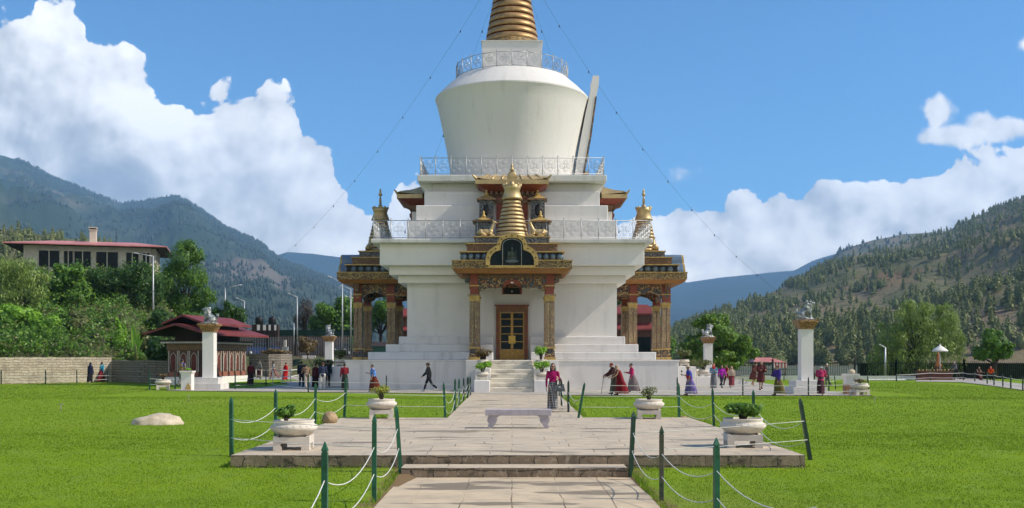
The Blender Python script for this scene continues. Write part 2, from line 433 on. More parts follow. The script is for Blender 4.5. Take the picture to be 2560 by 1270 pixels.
b = MB(); b.lathe([(.7, 30.1), (1.15, 30.4), (1.3, 30.75), (.9, 31.0), (.8, 31.6), (.98, 31.9), (.3, 32.05), (.18, 32.4), (.42, 32.8), (.42, 33.1), (.1, 33.5), (.02, 34.1)], 24); b.build('spire_crown', M['gold'], ST)

# railings
def lattice(b, p, q, z0, z1, mi=0):
    """one bay of scroll work between two points"""
    p, q = Vector(p), Vector(q); w = (q - p).length; d = (q - p) / w; h = z1 - z0; c = (p + q) / 2
    r = min(w, h) * .185
    def ring(cx, cz, rr, seg=9):
        b.tube([c + d * (cx + rr * math.cos(2 * math.pi * k / seg)) + Vector((0, 0, z0 + h / 2 + cz + rr * math.sin(2 * math.pi * k / seg) - c.z)) for k in range(seg)], .013, 3, mi, False, True)
    for a, e in ((-1, 0), (1, 0), (0, 1), (0, -1)): ring(a * r * 1.3, e * r * 1.3, r * .9); ring(a * r * 1.3, e * r * 1.3, r * .45, 6)
    ring(0, 0, r * .5, 6)
    for a in (-1, 1):
        for e in (-1, 1): ring(a * w * .36, e * h * .34, r * .5, 6)
def railing(name, pts, z0, h, spacing, closed=False, posts_front=None):
    root = MB(); allp = []
    n = len(pts); segs = [(pts[i], pts[(i + 1) % n]) for i in range(n if closed else n - 1)]
    for p, q in segs:
        p, q = Vector((*p, 0)), Vector((*q, 0)); L = (q - p).length; k = max(1, round(L / spacing))
        for zz in (z0 + h, z0 + h * .93 if h > 5 else z0 + .09):
            root.tube([p + Vector((0, 0, zz)), q + Vector((0, 0, zz))], .026, 5)
        for i in range(k):
            a, c = p.lerp(q, i / k), p.lerp(q, (i + 1) / k)
            lattice(root, a, c, z0 + .12, z0 + h - .04); allp.append(a)
    if not closed: allp.append(Vector((*pts[-1], 0)))
    ro = root.build(name, M['rail'], ST)
    pm = MB(); pm.tube([(0, 0, 0), (0, 0, h + .06)], .032, 6); pm.lathe([(.02, h + .06), (.045, h + .10), (.02, h + .15), (0.004, h + .17)], 6)
    first = None
    for a in allp:
        if first is None: first = pm.build('railing_post', M['rail'], ro, (a.x, a.y, z0))
        else:
            c = first.copy(); COL.objects.link(c); c.location = (a.x, a.y, z0)
    return ro
X = 8.58
railing('terrace_railing', [(-X, X * .55), (-X, -X), (X, -X), (X, X * .55)], 9.31, 1.15, 1.06)
X = 5.93
railing('terrace_railing', [(-X, 0), (-X, -X), (X, -X), (X, 0)], 13.75, 1.12, 1.03)
railing('terrace_railing', [(3.93 * math.cos(2 * math.pi * k / 24), 3.93 * math.sin(2 * math.pi * k / 24)) for k in range(24)], 21.40, 1.0, 1.05, True)

# carved face board leaning on the east side of the vase
b = MB()
pr = [(4.22, 13.76), (4.84, 13.76), (5.46, 17.2), (5.86, 20.1), (6.04, 21.0), (6.05, 21.55), (5.62, 21.55), (5.58, 21.0), (5.41, 20.3), (5.10, 18.9), (4.78, 17.2), (4.46, 15.4)]
b.prism(pr, -1.15, 1.15, 0)
b.prism([(4.72, 13.8), (4.88, 13.8), (5.50, 17.2), (5.90, 20.1), (5.78, 20.1), (5.36, 17.2)], -1.17, 1.17, 1)
b.build('face_board', [M['white_clean'], M['carve']], ST, fixn=True)
b = MB(); b.box(4.75, 5.3, -1.1, -.5, 13.76, 14.75, 0); b.fr((5.02, -.8), (.35, .38), (.1, .1), 14.751, 15.0, 1); b.build('offering_shrine', [M['red_paint'], M['gold_paint']], ST)

# ---------------------------------------------------------------- porches
ARCH = [(0, 705), (22, 707), (26, 714), (34, 720), (44, 721), (52, 716), (60, 716), (66, 721), (76, 726), (84, 729), (88, 727)]
def porch():
    pz = lambda v, d=60.0: HC + (VH - v) * d / F
    b = MB()                                         # the stepped roof is the porch's own mesh
    b.fr((0, -9.02), (3.22, 2.44), (3.50, 2.70), 6.96, 7.215, 1)
    b.box(-3.53, 3.53, -11.75, -6.71, 7.216, 7.66, 0); b.box(-3.58, 3.58, -11.80, -6.71, 7.661, 7.71, 5)
    b.box(-2.98, 2.98, -11.2, -6.71, 7.711, 8.20, 2); b.box(-3.13, 3.13, -11.33, -6.71, 8.201, 8.27, 5)
    b.box(-2.70, 2.70, -10.85, -6.71, 8.271, 8.74, 3); b.box(-2.78, 2.78, -10.93, -6.71, 8.741, 8.80, 5)
    b.box(-2.22, 2.22, -10.45, -6.72, 8.801, 9.20, 4); b.box(-2.30, 2.30, -10.52, -6.72, 9.201, 9.27, 5)
    ro = b.build('porch', [M['goldscroll'], M['orange'], M['dark'], M['brown_relief'], M['slate_relief'], M['gold_paint']], ST)
    b = MB()                                         # bead course
    for i in range(15):
        xx = -2.84 + 5.68 * i / 14
        b.ell((xx, -11.2, 7.95), (.165, .12, .20), 10, 6)
    for s in (-1, 1):
        for i in range(1, 9): b.ell((s * 2.98, -11.2 + .5 * i, 7.95), (.13, .2, .20), 8, 6)
    b.build('bead_course', M['blue_ball'], ro)
    # columns
    def column(x, y):
        b = MB()
        b.box(-.34, .34, -.34, .34, 1.812, 2.0, 3); b.fr((0, 0), (.30, .30), (.26, .26), 2.001, 2.50, 2); b.box(-.33, .33, -.33, .33, 2.501, 2.60, 3)
        pr = []
        for k in range(8): pr.append(1)
        for sx, sy in ((-1, -1), (1, -1), (-1, 1), (1, 1)):   # clustered shaft: four square reeds round a core
            b.fr((sx * .15, sy * .15), (.135, .135), (.12, .12), 2.601, 5.35, 0)
        b.fr((0, 0), (.22, .22), (.20, .20), 2.602, 5.35, 0)
        b.box(-.29, .29, -.29, .29, 5.351, 5.42, 3); b.fr((0, 0), (.27, .27), (.33, .33), 5.421, 5.66, 3); b.box(-.36, .36, -.36, .36, 5.661, 5.74, 0)
        b.box(-.24, .24, -.30, .24, 5.741, 6.95, 1); b.box(-.30, .30, -.34, .30, 6.22, 6.30, 3)
        return b.build('column', [M['carve_col'], M['red_paint'], M['carve'], M['gold_paint']], ro, (x, y, 0))
    c0 = column(-2.27, -10.5)
    for x, y in ((2.27, -10.5), (-2.27, -8.24), (2.27, -8.24)):
        c = c0.copy(); COL.objects.link(c); c.location = (x, y, 0)
    # carved beam with lobed arch (front), plain ones at the sides
    s_ = 60.0 / F
    half = [(dx * s_, pz(v)) for dx, v in ARCH]
    outer = [(103 * s_, pz(727)), (107 * s_, pz(721)), (107 * s_, pz(708)), (118 * s_, pz(706)), (118 * s_, pz(697)), (124 * s_, pz(697)), (124 * s_, pz(686.2))]
    right = half + outer; left = [(-x, z) for x, z in right[1:]]
    poly = left[::-1] + right
    b = MB(); b.prism(poly, -10.66, -10.40, 0)
    b.box(-2.95, 2.95, -10.70, -10.67, 6.72, 6.93, 1)
    sp = [(-10.40, pz(727)), (-10.1, pz(722)), (-9.9, pz(714)), (-9.37, pz(708)), (-8.9, pz(714)), (-8.5, pz(722)), (-8.1, pz(724)), (-7.0, pz(716)), (-6.72, pz(716)), (-6.72, pz(686.2)), (-10.40, pz(686.2))]
    for s in (-1, 1): b.prism(sp, s * 2.27 - .12, s * 2.27 + .12, 0, 'yz')
    b.box(-2.1, 2.1, -8.36, -8.12, pz(712), pz(686.2), 0)
    b.build('carved_beam', [M['carve'], M['brown_relief']], ro, fixn=True)
    b = MB(); b.prism([(-.55, 6.18), (-.5, 6.42), (-.3, 6.62), (.3, 6.62), (.5, 6.42), (.55, 6.18), (.42, 6.2), (.3, 6.36), (-.3, 6.36), (-.42, 6.2)], -10.78, -10.70, 0); b.ell((0, -10.8, 6.45), (.10, .05, .05), 8, 6, 1)
    b.build('arch_panel', [M['red_paint'], M['white_clean']], ro, fixn=True)
    # niche with trefoil frame
    nz_ = lambda v: HC + (VH - v) * 58.8 / F
    o_ = [(66, 668), (66, 648), (63, 635), (56, 625), (46, 618), (38, 614), (36, 604), (31, 595), (22, 589), (11, 586), (0, 585)]
    i_ = [(55, 664), (55, 650), (52, 641), (47, 634), (40, 629), (29, 626), (27, 610), (24, 603), (17, 598), (9, 596), (0, 595)]
    k_ = 58.8 / F
    full = lambda L: [(x * k_, nz_(v)) for x, v in L] + [(-x * k_, nz_(v)) for x, v in L[-2::-1]]
    fo, fi = full(o_), full(i_)
    b = MB()
    b.prism(fo, -11.86, -9.9, 0)
    n = len(fo)
    b.add([(x, -11.99, z) for x, z in fo] + [(x, -11.99, z) for x, z in fi] + [(x, -11.862, z) for x, z in fo] + [(x, -11.862, z) for x, z in fi],
          [(i, i + 1, n + i + 1, n + i) for i in range(n - 1)] + [(i, 2 * n + i, 2 * n + i + 1, i + 1) for i in range(n - 1)] + [(n + i, n + i + 1, 3 * n + i + 1, 3 * n + i) for i in range(n - 1)], 1)
    b.box(-66 * k_, 66 * k_, -11.99, -11.862, nz_(670), nz_(664), 1)
    b.prism([(x * .999, z - .002) for x, z in fi], -11.885, -11.87, 2)
    arch = [(-23.5 * k_, nz_(664))] + [(-23.5 * k_, nz_(612))] + [(23.5 * k_ * math.cos(a), nz_(612) + .33 * math.sin(a)) for a in [math.pi - math.pi * q / 8 for q in range(1, 8)]] + [(23.5 * k_, nz_(612)), (23.5 * k_, nz_(664))]
    b.tube([(x, -11.90, z) for x, z in arch], .022, 4, 3)
    for q in range(15):
        tq = q / 14 * (n - 1); i = min(int(tq), n - 2); fr = tq - i
        mx = (fo[i][0] + (fo[i + 1][0] - fo[i][0]) * fr) * .5 + (fi[i][0] + (fi[i + 1][0] - fi[i][0]) * fr) * .5
        mz = (fo[i][1] + (fo[i + 1][1] - fo[i][1]) * fr) * .5 + (fi[i][1] + (fi[i + 1][1] - fi[i][1]) * fr) * .5
        b.ell((mx, -12.0, mz), (.045, .03, .045), 6, 4, 4)
    b.build('niche', [mat('niche_vault', (.12, .17, .24), .35, .2, 2, .05), M['gold_paint'], M['glass_dark'], M['rail'], M['dark']], ro, fixn=True)
    b = MB()                                          # seated figure behind the glass
    b.ell((0, -11.87, 7.62), (.42, .05, .12), 14, 8, 1); b.ell((0, -11.87, 7.80), (.34, .06, .10), 12, 8, 0); b.ell((0, -11.87, 8.02), (.19, .06, .24), 12, 8, 0); b.ell((0, -11.88, 8.34), (.09, .05, .11), 10, 8, 0); b.ell((0, -11.87, 8.46), (.04, .03, .05), 8, 6, 0)
    for s in (-1, 1): b.cap((s * .2, -11.88, 8.14), (s * .22, -11.89, 7.9), .06, .045)
    b.build('seated_figure', [mat('statue_dull_gold', (.035, .045, .03), .5, .3, 6, .1), mat('lotus_grey', (.09, .11, .11), .5, .2, 6, .1)], ro)
    # ringed finial spire
    b = MB(); c = (0, -9.29, 0)
    b.lathe([(1.04, 9.271), (1.02, 9.40), (1.0, 9.42)], 36, c); ringed(b, c, 9.42, 11.62, 1.0, .50, 9, 40)
    b.lathe([(.50, 11.62), (.66, 11.66), (.62, 11.74), (.46, 12.20), (.50, 12.24), (.56, 12.52), (.44, 12.50), (.20, 12.48), (.16, 12.6), (.13, 12.75)], 24, c)
    for k in range(8):
        a = 2 * math.pi * k / 8; b.ell((c[0] + .52 * math.cos(a), c[1] + .52 * math.sin(a), 12.52), (.09, .09, .11), 6, 5)
    cres = [(.34 * math.cos(a), 13.09 + .34 * math.sin(a)) for a in [R(180 + 180 * q / 12) for q in range(13)]] + [(.26 * math.cos(a), 13.14 + .26 * math.sin(a)) for a in [R(360 - 180 * q / 12) for q in range(13)]]
    b.prism(cres, c[1] - .05, c[1] + .05, 0)
    b.ell((0, c[1], 13.11), (.285, .07, .285), 20, 12)
    b.lathe([(.10, 13.38), (.16, 13.5), (.06, 13.58), (.09, 13.68), (.02, 13.9)], 10, c)
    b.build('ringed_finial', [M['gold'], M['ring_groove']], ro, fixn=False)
    # door in its frame
    b = MB(); y = -6.70
    b.box(-1.02, -.78, y - .20, y - .002, 1.812, 5.24, 0); b.box(.78, 1.02, y - .20, y - .002, 1.812, 5.24, 0); b.box(-.778, .778, y - .20, y - .002, 4.88, 5.24, 0)
    b.box(-1.10, 1.10, y - .26, y - .003, 5.241, 5.33, 2)
    for s in (-1, 1):
        for q in range(4): b.box(s * .90 - .06, s * .90 + .06, y - .225, y - .201, 2.0 + q * .75, 2.55 + q * .75, 2)
    fr = b.build('door_frame', [mat('door_frame_paint', (.19, .085, .03), .5, .4, 7, .2), M['gold_paint'], M['red_paint']], ro)
    b = MB()
    for s in (-1, 1):
        xa, xb = (-.775, -.005) if s < 0 else (.005, .775)
        b.box(xa, xb, y - .10, y - .05, 1.83, 2.44, 0)
        b.box(xa, xa + .075, y - .11, y - .05, 2.441, 4.86, 0); b.box(xb - .075, xb, y - .11, y - .05, 2.441, 4.86, 0)
        for zz in (2.441, 2.95, 3.45, 3.93, 4.40, 4.79): b.box(xa + .076, xb - .076, y - .10, y - .05, zz, zz + .05, 0)
        b.box(xa + .076, xb - .076, y - .06, y - .045, 2.5, 4.79, 1)
    b.box(-.22, .22, y - .14, y - .112, 2.86, 3.35, 2)
    b.build('door', [M['door_gold'], M['glass_dark'], mat('door_plaque', (.60, .38, .05), .4, .2, 5, .1)], ro)
    b = MB(); b.box(-.62, .62, y - .10, y - .002, 6.0, 6.65, 0); b.prism([(-.5, 6.03), (.5, 6.03), (.5, 6.3), (.35, 6.52), (0, 6.6), (-.35, 6.52), (-.5, 6.3)], y - .13, y - .101, 1); b.ell((0, y - .16, 6.18), .05, 8, 6, 2)
    b.build('arched_window', [M['red_paint'], M['dark'], M['white_clean']], ro, fixn=True)
    return ro
pr0 = porch()
# golden deer kneeling on the porch roof (one body each)
def deer_mesh():
    b = MB()
    b.ell((0, 0, .30), (.42, .17, .20)); b.ell((.30, 0, .33), (.2, .17, .2)); b.ell((-.28, 0, .30), (.2, .18, .21))
    b.cap((.34, 0, .42), (.50, 0, .82), .13, .08); b.ell((.54, 0, .90), (.11, .075, .085)); b.cap((.56, 0, .90), (.72, 0, .86), .065, .04)
    for s in (-1, 1):
        b.cap((.48, s * .06, .97), (.43, s * .12, 1.09), .03, .015)
        b.cap((.30, s * .13, .2), (.52, s * .14, .10), .07, .05); b.cap((.52, s * .14, .09), (.25, s * .15, .05), .05, .04)
        b.cap((-.25, s * .15, .24), (.02, s * .2, .10), .10, .06); b.cap((.02, s * .2, .08), (-.3, s * .2, .05), .05, .04)
    b.cap((-.45, 0, .36), (-.55, 0, .28), .05, .03)
    return remeshed(b, .022, M['gold'], 'deer_figure', 2)
dm = deer_mesh()
for s in (-1, 1):
    d = link('deer_figure', dm, pr0, (s * 1.62, -9.85, 9.27)); d.rotation_euler = (0, 0, 0 if s < 0 else math.pi); d.scale = (1, 1, 1.0)
for k, a in ((1, 90), (3, -90)):
    c = copy_tree(pr0); c.rotation_euler = (0, 0, R(a))

# gilded-roof shrines on the upper steps
def shrine():
    b = MB()                                          # roof with upturned eaves
    n = 9; V = []; rows = [(2.30, 7.85, 13.12), (2.2, 7.55, 13.22), (1.95, 7.0, 13.42), (1.75, 6.4, 13.62), (1.6, 6.12, 13.70)]
    for hw, yy, z in rows:
        for i in range(n):
            s = -1 + 2 * i / (n - 1); V.append((s * hw, -yy, z + .16 * abs(s) ** 4 * (1 if yy > 7.2 else .4)))
    b.add(V, [(r * n + i, r * n + i + 1, (r + 1) * n + i + 1, (r + 1) * n + i) for r in range(4) for i in range(n - 1)], 0)
    for s in (-1, 1):
        V = [(s * hw, -yy, z + .16 * (1 if yy > 7.2 else .4)) for hw, yy, z in rows] + [(s * 2.3, -6.12, 13.1)]
        b.add(V, [tuple(range(6)) if s > 0 else tuple(range(5, -1, -1))], 0)
    b.box(-2.31, 2.31, -7.88, -7.80, 12.86, 13.13, 0)
    for s in (-1, 1):
        xa, xb = sorted((s * 2.31, s * 2.23)); b.box(xa, xb, -7.80, -6.12, 12.86, 13.13, 0)
        b.cap((s * 2.25, -7.85, 13.2), (s * 2.45, -8.0, 13.38), .09, .05, 8)
    for q in range(7): b.tube([(-1.9 + q * .633, -7.8, 13.16), (-1.55 + q * .517, -6.2, 13.74)], .06, 6)
    b.fr((0, -6.6), (1.5, .5), (2.2, 1.18), 12.5, 12.859, 1)
    for q in range(9): b.box(-1.4 + q * .33, -1.25 + q * .33, -7.2, -6.8, 12.3, 12.52, 2)
    b.box(-1.6, 1.6, -6.9, -5.0, 12.15, 12.499, 2)
    r = b.build('roof_shrine', [M['gold'], M['red_paint'], M['brown_relief']], ST)
    b = MB(); b.box(-1.0, 1.0, -7.05, -5.6, 9.312, 12.149, 0); b.box(-1.08, 1.08, -7.12, -7.06, 11.75, 12.0, 2)
    for s in (-1, 1):
        xa, xb = sorted((s * 1.001, s * 1.19)); b.box(xa, xb, -6.95, -6.0, 9.312, 12.1, 1)
    b.build('shrine_wall', [M['red_paint'], M['white_clean'], M['brown_relief']], r)
    def turret(x, y, z, w, h):
        b = MB(); b.box(-w, w, -w, w, 0, h, 0); b.ell((0, -w, h * .45), (w * .45, .06, h * .33), 8, 6, 3)
        b.box(-w * 1.35, w * 1.35, -w * 1.35, w * 1.35, h + .001, h + .10, 1); b.fr((0, 0), (w * 1.3, w * 1.3), (.12, .12), h + .101, h + .36, 2)
        b.lathe([(.13, h + .36), (.16, h + .46), (.05, h + .56), (.09, h + .66), (.02, h + .8)], 8, mi=2)
        return b.build('turret', [M['slate_relief'], M['brown_relief'], M['gold_paint'], M['dark']], r, (x, y, z))
    for s in (-1, 1): turret(s * 1.62, -7.2, 10.73, .44, 1.15); turret(s * 1.78, -8.0, 9.312, .50, 1.05)
    return r
sh0 = shrine()
for a in (90, -90):
    c = copy_tree(sh0); c.rotation_euler = (0, 0, R(a))
    for t_ in [q for q in kids(c) if q.name.startswith('turret')]: bpy.data.objects.remove(t_)

# stairs up the plinth, with stepped cheeks
def stairs():
    b = MB(); nst = 7; dep = .36; y0 = -11.101
    for i in range(nst):
        z1 = ZP - .01 - (i + 1) * ZP / (nst + .0) * .98 + .0 if False else ZP * (1 - i / nst) - .006
        b.box(-1.248, 1.248, y0 - (i + 1) * dep, y0 - i * dep - .0005, -.3, z1 - (.26 if False else 0), 0)
    r = bevel_mod(b.build('stairs', M['stone_step'], ST), .035)
    for s in (-1, 1):
        b = MB(); xa, xb = sorted((s * 1.25, s * 2.16))
        b.box(xa, xb, -13.8, -12.601, -.3, .66, 0); b.box(xa, xb, -12.60, -11.102, -.3, 1.36, 0)
        bevel_mod(b.build('stair_cheek', M['white_clean'], r), .03)
    return r
m, t, bs, co, out = new_mat('worn_step_stone')
st = t.sstep(t.noise(t.vmath('MULTIPLY', co, (.8, 1, 2.5)), 1.1, 6, .6), .48, .72)
t.link(t.mixc(st, (.68, .62, .51), (.30, .265, .21)), bs.inputs['Base Color']); bs.inputs['Roughness'].default_value = .85
bumped(t, bs, t.noise(co, 6, 6, .65), .3, .05); M['stone_step'] = m
s0 = stairs()
for a in (90, -90):
    c = copy_tree(s0); c.rotation_euler = (0, 0, R(a))
# ================================================================ ground, lawns, paving
def lawn_z(x, y):
    t = min(max((y - 16.5) / 8.0, 0), 1); t = t * t * (3 - 2 * t)
    dip = -.12 if abs(x - .07) < 2.0 and y < 19.5 else 0
    return -.375 + dip + .345 * t + .012 * mnoise.noise((x * .35, y * .35, 0)) + .012 * mnoise.noise((x * .08, y * .08, 5))
m, t, bs, co, out = new_mat('valley_ground')
n1 = t.noise(co, .02, 6, .6)
t.link(t.ramp(n1, [(.35, (.09, .085, .05)), (.55, (.06, .075, .03)), (.7, (.13, .11, .08))]), bs.inputs['Base Color']); bs.inputs['Roughness'].default_value = .95
M['valley'] = m
b = MB(); b.add([(-6000, -60, -.62), (6000, -60, -.62), (6000, 7300, -.62), (-6000, 7300, -.62)], [(0, 1, 2, 3)]); tag(b.build('ground', M['valley']), None, kind='structure')

m, t, bs, co, out = new_mat('lawn_turf')
px, py, pz_ = t.sep(co)
st = t.vmath('MULTIPLY', co, (.6, 1.0, 1))
n1 = t.noise(st, .22, 6, .68); n2 = t.noise(st, 2.6, 6, .65); n3 = t.noise(co, 22, 4, .7)
base = t.ramp(n1, [(.3, (.145, .245, .013)), (.7, (.21, .308, .017))])
base = t.mixc(t.sstep(n2, .42, .75), base, (.195, .29, .045))
base = t.mixc(t.math('MULTIPLY', t.sstep(n3, .50, .72), .45), base, (.06, .14, .012))
base = t.mixc(t.math('MULTIPLY', t.sstep(t.noise(st, .09, 5, .6), .50, .66), .65), base, (.23, .265, .055))
# bare earth trodden along the lower path
e1 = t.math('SUBTRACT', t.math('ABSOLUTE', t.math('SUBTRACT', px, .07)), 2.16)
soil = t.math('MULTIPLY', t.sstep(t.math('ADD', e1, t.math('MULTIPLY', t.math('SUBTRACT', t.noise(co, 2.2, 4, .6), .5), .9)), .38, .05), t.math('LESS_THAN', py, 19.8))
base = t.mixc(soil, base, (.20, .135, .075))
t.link(base, bs.inputs['Base Color']); bs.inputs['Roughness'].default_value = .95; bs.inputs['Specular IOR Level'].default_value = .03
bumped(t, bs, t.math('ADD', t.math('MULTIPLY', n2, .5), n3), .6, .06)
M['lawn'] = m
xs = np.concatenate([np.linspace(-75, -22, 40, endpoint=False), np.linspace(-22, 22, 110, endpoint=False), np.linspace(22, 75, 41)])
ys = np.concatenate([np.linspace(3, 26, 60, endpoint=False), np.linspace(26, 112, 90)])
V = np.array([(x, y, lawn_z(x, y)) for y in ys for x in xs]); nx = len(xs)
Fq = np.array([(j * nx + i, j * nx + i + 1, (j + 1) * nx + i + 1, (j + 1) * nx + i) for j in range(len(ys) - 1) for i in range(nx - 1)])
tag(link('lawn', fast_mesh('lawn', V, Fq, M['lawn'], True)), None, kind='structure')

def paving(name, c1, c2, mortar, bw, rh, swap=False, msize=.012, stains=.55, warp=.05):
    m, t, bs, co, out = new_mat(name)
    x, y, z = t.sep(co)
    w1 = t.math('MULTIPLY', t.math('SUBTRACT', t.noise(co, .9, 3, .5), .5), warp * 3); w2 = t.math('MULTIPLY', t.math('SUBTRACT', t.noise(co, 1.1, 5, .7), .5), warp * 3.4)
    v = t.comb(t.math('ADD', y, w1), t.math('ADD', x, w2)) if swap else t.comb(t.math('ADD', x, w1), t.math('ADD', y, w2))
    br = t.n('ShaderNodeTexBrick'); br.offset = .37; br.squash = 1.35; br.squash_frequency = 3
    t.link(v, br.inputs['Vector']); br.inputs['Scale'].default_value = 1; br.inputs['Mortar Size'].default_value = msize; br.inputs['Mortar Smooth'].default_value = .3
    br.inputs['Brick Width'].default_value = bw; br.inputs['Row Height'].default_value = rh; br.inputs['Bias'].default_value = -.1
    br.inputs['Color1'].default_value = (*c1, 1); br.inputs['Color2'].default_value = (*c2, 1); br.inputs['Mortar'].default_value = (*mortar, 1)
    n = t.noise(co, 1.6, 6, .65)
    c = t.mixc(t.sstep(n, .35, .75), br.outputs['Color'], tuple(a * .78 for a in c2))
    fill = t.sstep(t.noise(co, .8, 3, .5), .46, .60)      # joints filled with dust in places
    c = t.mixc(t.math('MULTIPLY', fill, t.math('MULTIPLY', br.outputs['Fac'], .8)), c, c1)
    wet = t.sstep(t.noise(t.vmath('MULTIPLY', co, (.45, 1.5, 1)), .8, 4, .5), .585, .625)
    c = t.mixc(t.math('MULTIPLY', wet, stains), c, (.15, .115, .075))
    t.link(c, bs.inputs['Base Color'])
    t.link(t.math('SUBTRACT', .85, t.math('MULTIPLY', wet, .35)), bs.inputs['Roughness']); bs.inputs['Specular IOR Level'].default_value = .25
    bumped(t, bs, t.math('ADD', t.math('MULTIPLY', br.outputs['Fac'], -1.0), t.math('MULTIPLY', t.noise(co, 5, 6, .7), .6)), .35, .03)
    return m
M['terrace'] = paving('terrace_flags', (.555, .455, .33), (.49, .41, .31), (.17, .14, .10), 1.25, .62, False, .014, .7)
M['lowpath'] = paving('lower_flags', (.58, .455, .305), (.52, .425, .30), (.12, .075, .05), 1.0, .80, True, .011, .75, .04)
M['prom'] = paving('promenade_flags', (.46, .41, .345), (.41, .375, .33), (.24, .21, .17), 1.6, 1.2, False, .02, .35)
m, t, bs, co, out = new_mat('rough_kerb_stone')
br = t.n('ShaderNodeTexBrick'); x, y, z = t.sep(co)
t.link(t.comb(t.math('ADD', t.math('ADD', x, y), t.math('MULTIPLY', t.math('SUBTRACT', t.noise(co, 1.7, 5, .65), .5), .55)), t.math('ADD', z, t.math('MULTIPLY', t.math('SUBTRACT', t.noise(co, 2.6, 4, .6), .42), .16))), br.inputs['Vector'])
br.inputs['Scale'].default_value = 1; br.inputs['Brick Width'].default_value = .48; br.inputs['Row Height'].default_value = .2; br.inputs['Mortar Size'].default_value = .012
br.inputs['Color1'].default_value = (.27, .205, .14, 1); br.inputs['Color2'].default_value = (.17, .125, .085, 1); br.inputs['Mortar'].default_value = (.06, .05, .035, 1)
nn = t.noise(co, 7, 7, .7); c = t.mixc(t.sstep(nn, .5, .7), br.outputs[0], (.36, .30, .22)); c = t.mixc(t.sstep(t.noise(co, 2.3, 5, .6), .56, .7), c, (.05, .045, .03))
t.link(c, bs.inputs['Base Color']); bs.inputs['Roughness'].default_value = .9; bumped(t, bs, t.math('ADD', t.noise(co, 9, 6, .7), br.outputs[1]), .7, .05)
M['kerb'] = m
def wavy(p, q, n, amp, seed):                         # broken stone edge between two points
    o = []
    for i in range(n):
        t_ = i / n; x, y = p[0] + (q[0] - p[0]) * t_, p[1] + (q[1] - p[1]) * t_
        L = math.hypot(q[0] - p[0], q[1] - p[1]); k = amp * mnoise.noise((t_ * L * 1.7, seed, 0)) * (0 if i == 0 else 1)
        o.append((x - (q[1] - p[1]) / L * k, y + (q[0] - p[0]) / L * k))
    return o
def slab(name, poly, z0, z1, mt, ms, edge=.06, n=24):
    P = []
    for i in range(len(poly)):
        p, q = poly[i], poly[(i + 1) % len(poly)]; P += wavy(p, q, max(2, int(math.hypot(q[0] - p[0], q[1] - p[1]) * 2)), edge, i * 3.3)
    b = MB(); k = len(P)
    b.add([(x, y, z1) for x, y in P], [tuple(range(k))], 0)
    b.add([(x, y, z0) for x, y in P] + [(x, y, z1) for x, y in P], [(i, (i + 1) % k, k + (i + 1) % k, k + i) for i in range(k)], 1)
    return tag(b.build(name, [mt, ms]), None, kind='structure')
slab('terrace', [(-5.55, 19.72), (5.78, 19.72), (5.72, 32.4), (-5.5, 32.2)], -.5, 0.0, M['terrace'], M['kerb'], .035)
slab('step', [(-2.11, 19.02), (2.20, 19.02), (2.20, 19.69), (-2.11, 19.69)], -.5, -.172, M['terrace'], M['kerb'], .025)
slab('lower_path', [(-2.08, 4), (2.28, 4), (2.24, 19.0), (-2.1, 19.0)], -.5, -.352, M['lowpath'], M['kerb'], .05)
slab('upper_path', [(-2.08, 32.15), (2.3, 32.3), (2.5, 52.8), (-2.2, 55.0)], -.3, -.004, M['terrace'], M['kerb'], .02)
slab('promenade', [(-20.6, 59.6), (-16, 58.2), (-2.2, 54.4), (2.45, 52.3), (18.6, 51.6), (18.2, 62), (20.4, 90), (26, 104), (-34, 108), (-20, 84), (-16.4, 74), (-16.6, 64.5), (-20.8, 63.5)], -.3, 0.004, M['prom'], M['kerb'], .03)
b = MB(); P = [G(575, 961), G(655, 958.5), G(748, 952.5), G(735, 948.8), G(600, 949.5)]
b.add([(p.x, p.y, .014) for p in P], [(4, 3, 2, 1, 0)[::-1]]); tag(b.build('grass_plot', M['lawn']), None, kind='structure')
b = MB(); P = [G(2290, 948), G(2400, 943.5), G(2480, 951), G(2580, 963), G(2700, 985), G(2700, 1012), G(2560, 976), G(2470, 963.5), G(2400, 955.5), G(2290, 954.5)]
b.add([(p.x, p.y, .02) for p in P], [tuple(range(len(P)))[::-1]]); tag(b.build('path', M['prom'], fixn=True), None, kind='structure')

# grass blades on the near lawn: one uncountable mass
def blades(N, d0, d1, sz, seed, far=False):
    r = np.random.RandomState(seed); u = r.rand(N)
    y = 1 / (1 / d0 + (1 / d1 - 1 / d0) * u); x = (r.rand(N) * 2 - 1) * (y * .56 + 1)
    keep = ~((np.abs(x - .07) < 2.2) & (y < 19.2)) & ~((x > -5.6) & (x < 5.82) & (y > 19.62) & (y < 32.5)) & ~((np.abs(x - .1) < 2.45) & (y > 31)) & ((y < 51) | (far & ((np.abs(x) > 21.5) & ~((x > 32) & (y > 62)))))
    soil = (np.abs(x - .07) < 2.55) & (y < 19.7) & (r.rand(N) < .75); keep &= ~soil
    x, y = x[keep], y[keep]; n = len(x)
    cl = np.array([mnoise.noise((a * 1.3, c * 1.3, 3)) for a, c in zip(x[::1], y[::1])]); 
    z = np.array([lawn_z(a, c) for a, c in zip(x, y)]) - .006
    f = 1 + (y - 13) / 22
    h = sz * (.55 + .6 * r.rand(n)) * (1 + .55 * cl) * np.sqrt(f); w = .0075 * f * (.8 + .5 * r.rand(n))
    a = r.rand(n) * 6.283; la = r.rand(n) * 6.283; ln = h * (.25 + .55 * r.rand(n))
    dx, dy = np.cos(a) * w, np.sin(a) * w
    V = np.stack([np.stack([x - dx, y - dy, z], 1), np.stack([x + dx, y + dy, z], 1), np.stack([x + np.cos(la) * ln, y + np.sin(la) * ln, z + h], 1)], 1).reshape(-1, 3)
    return V
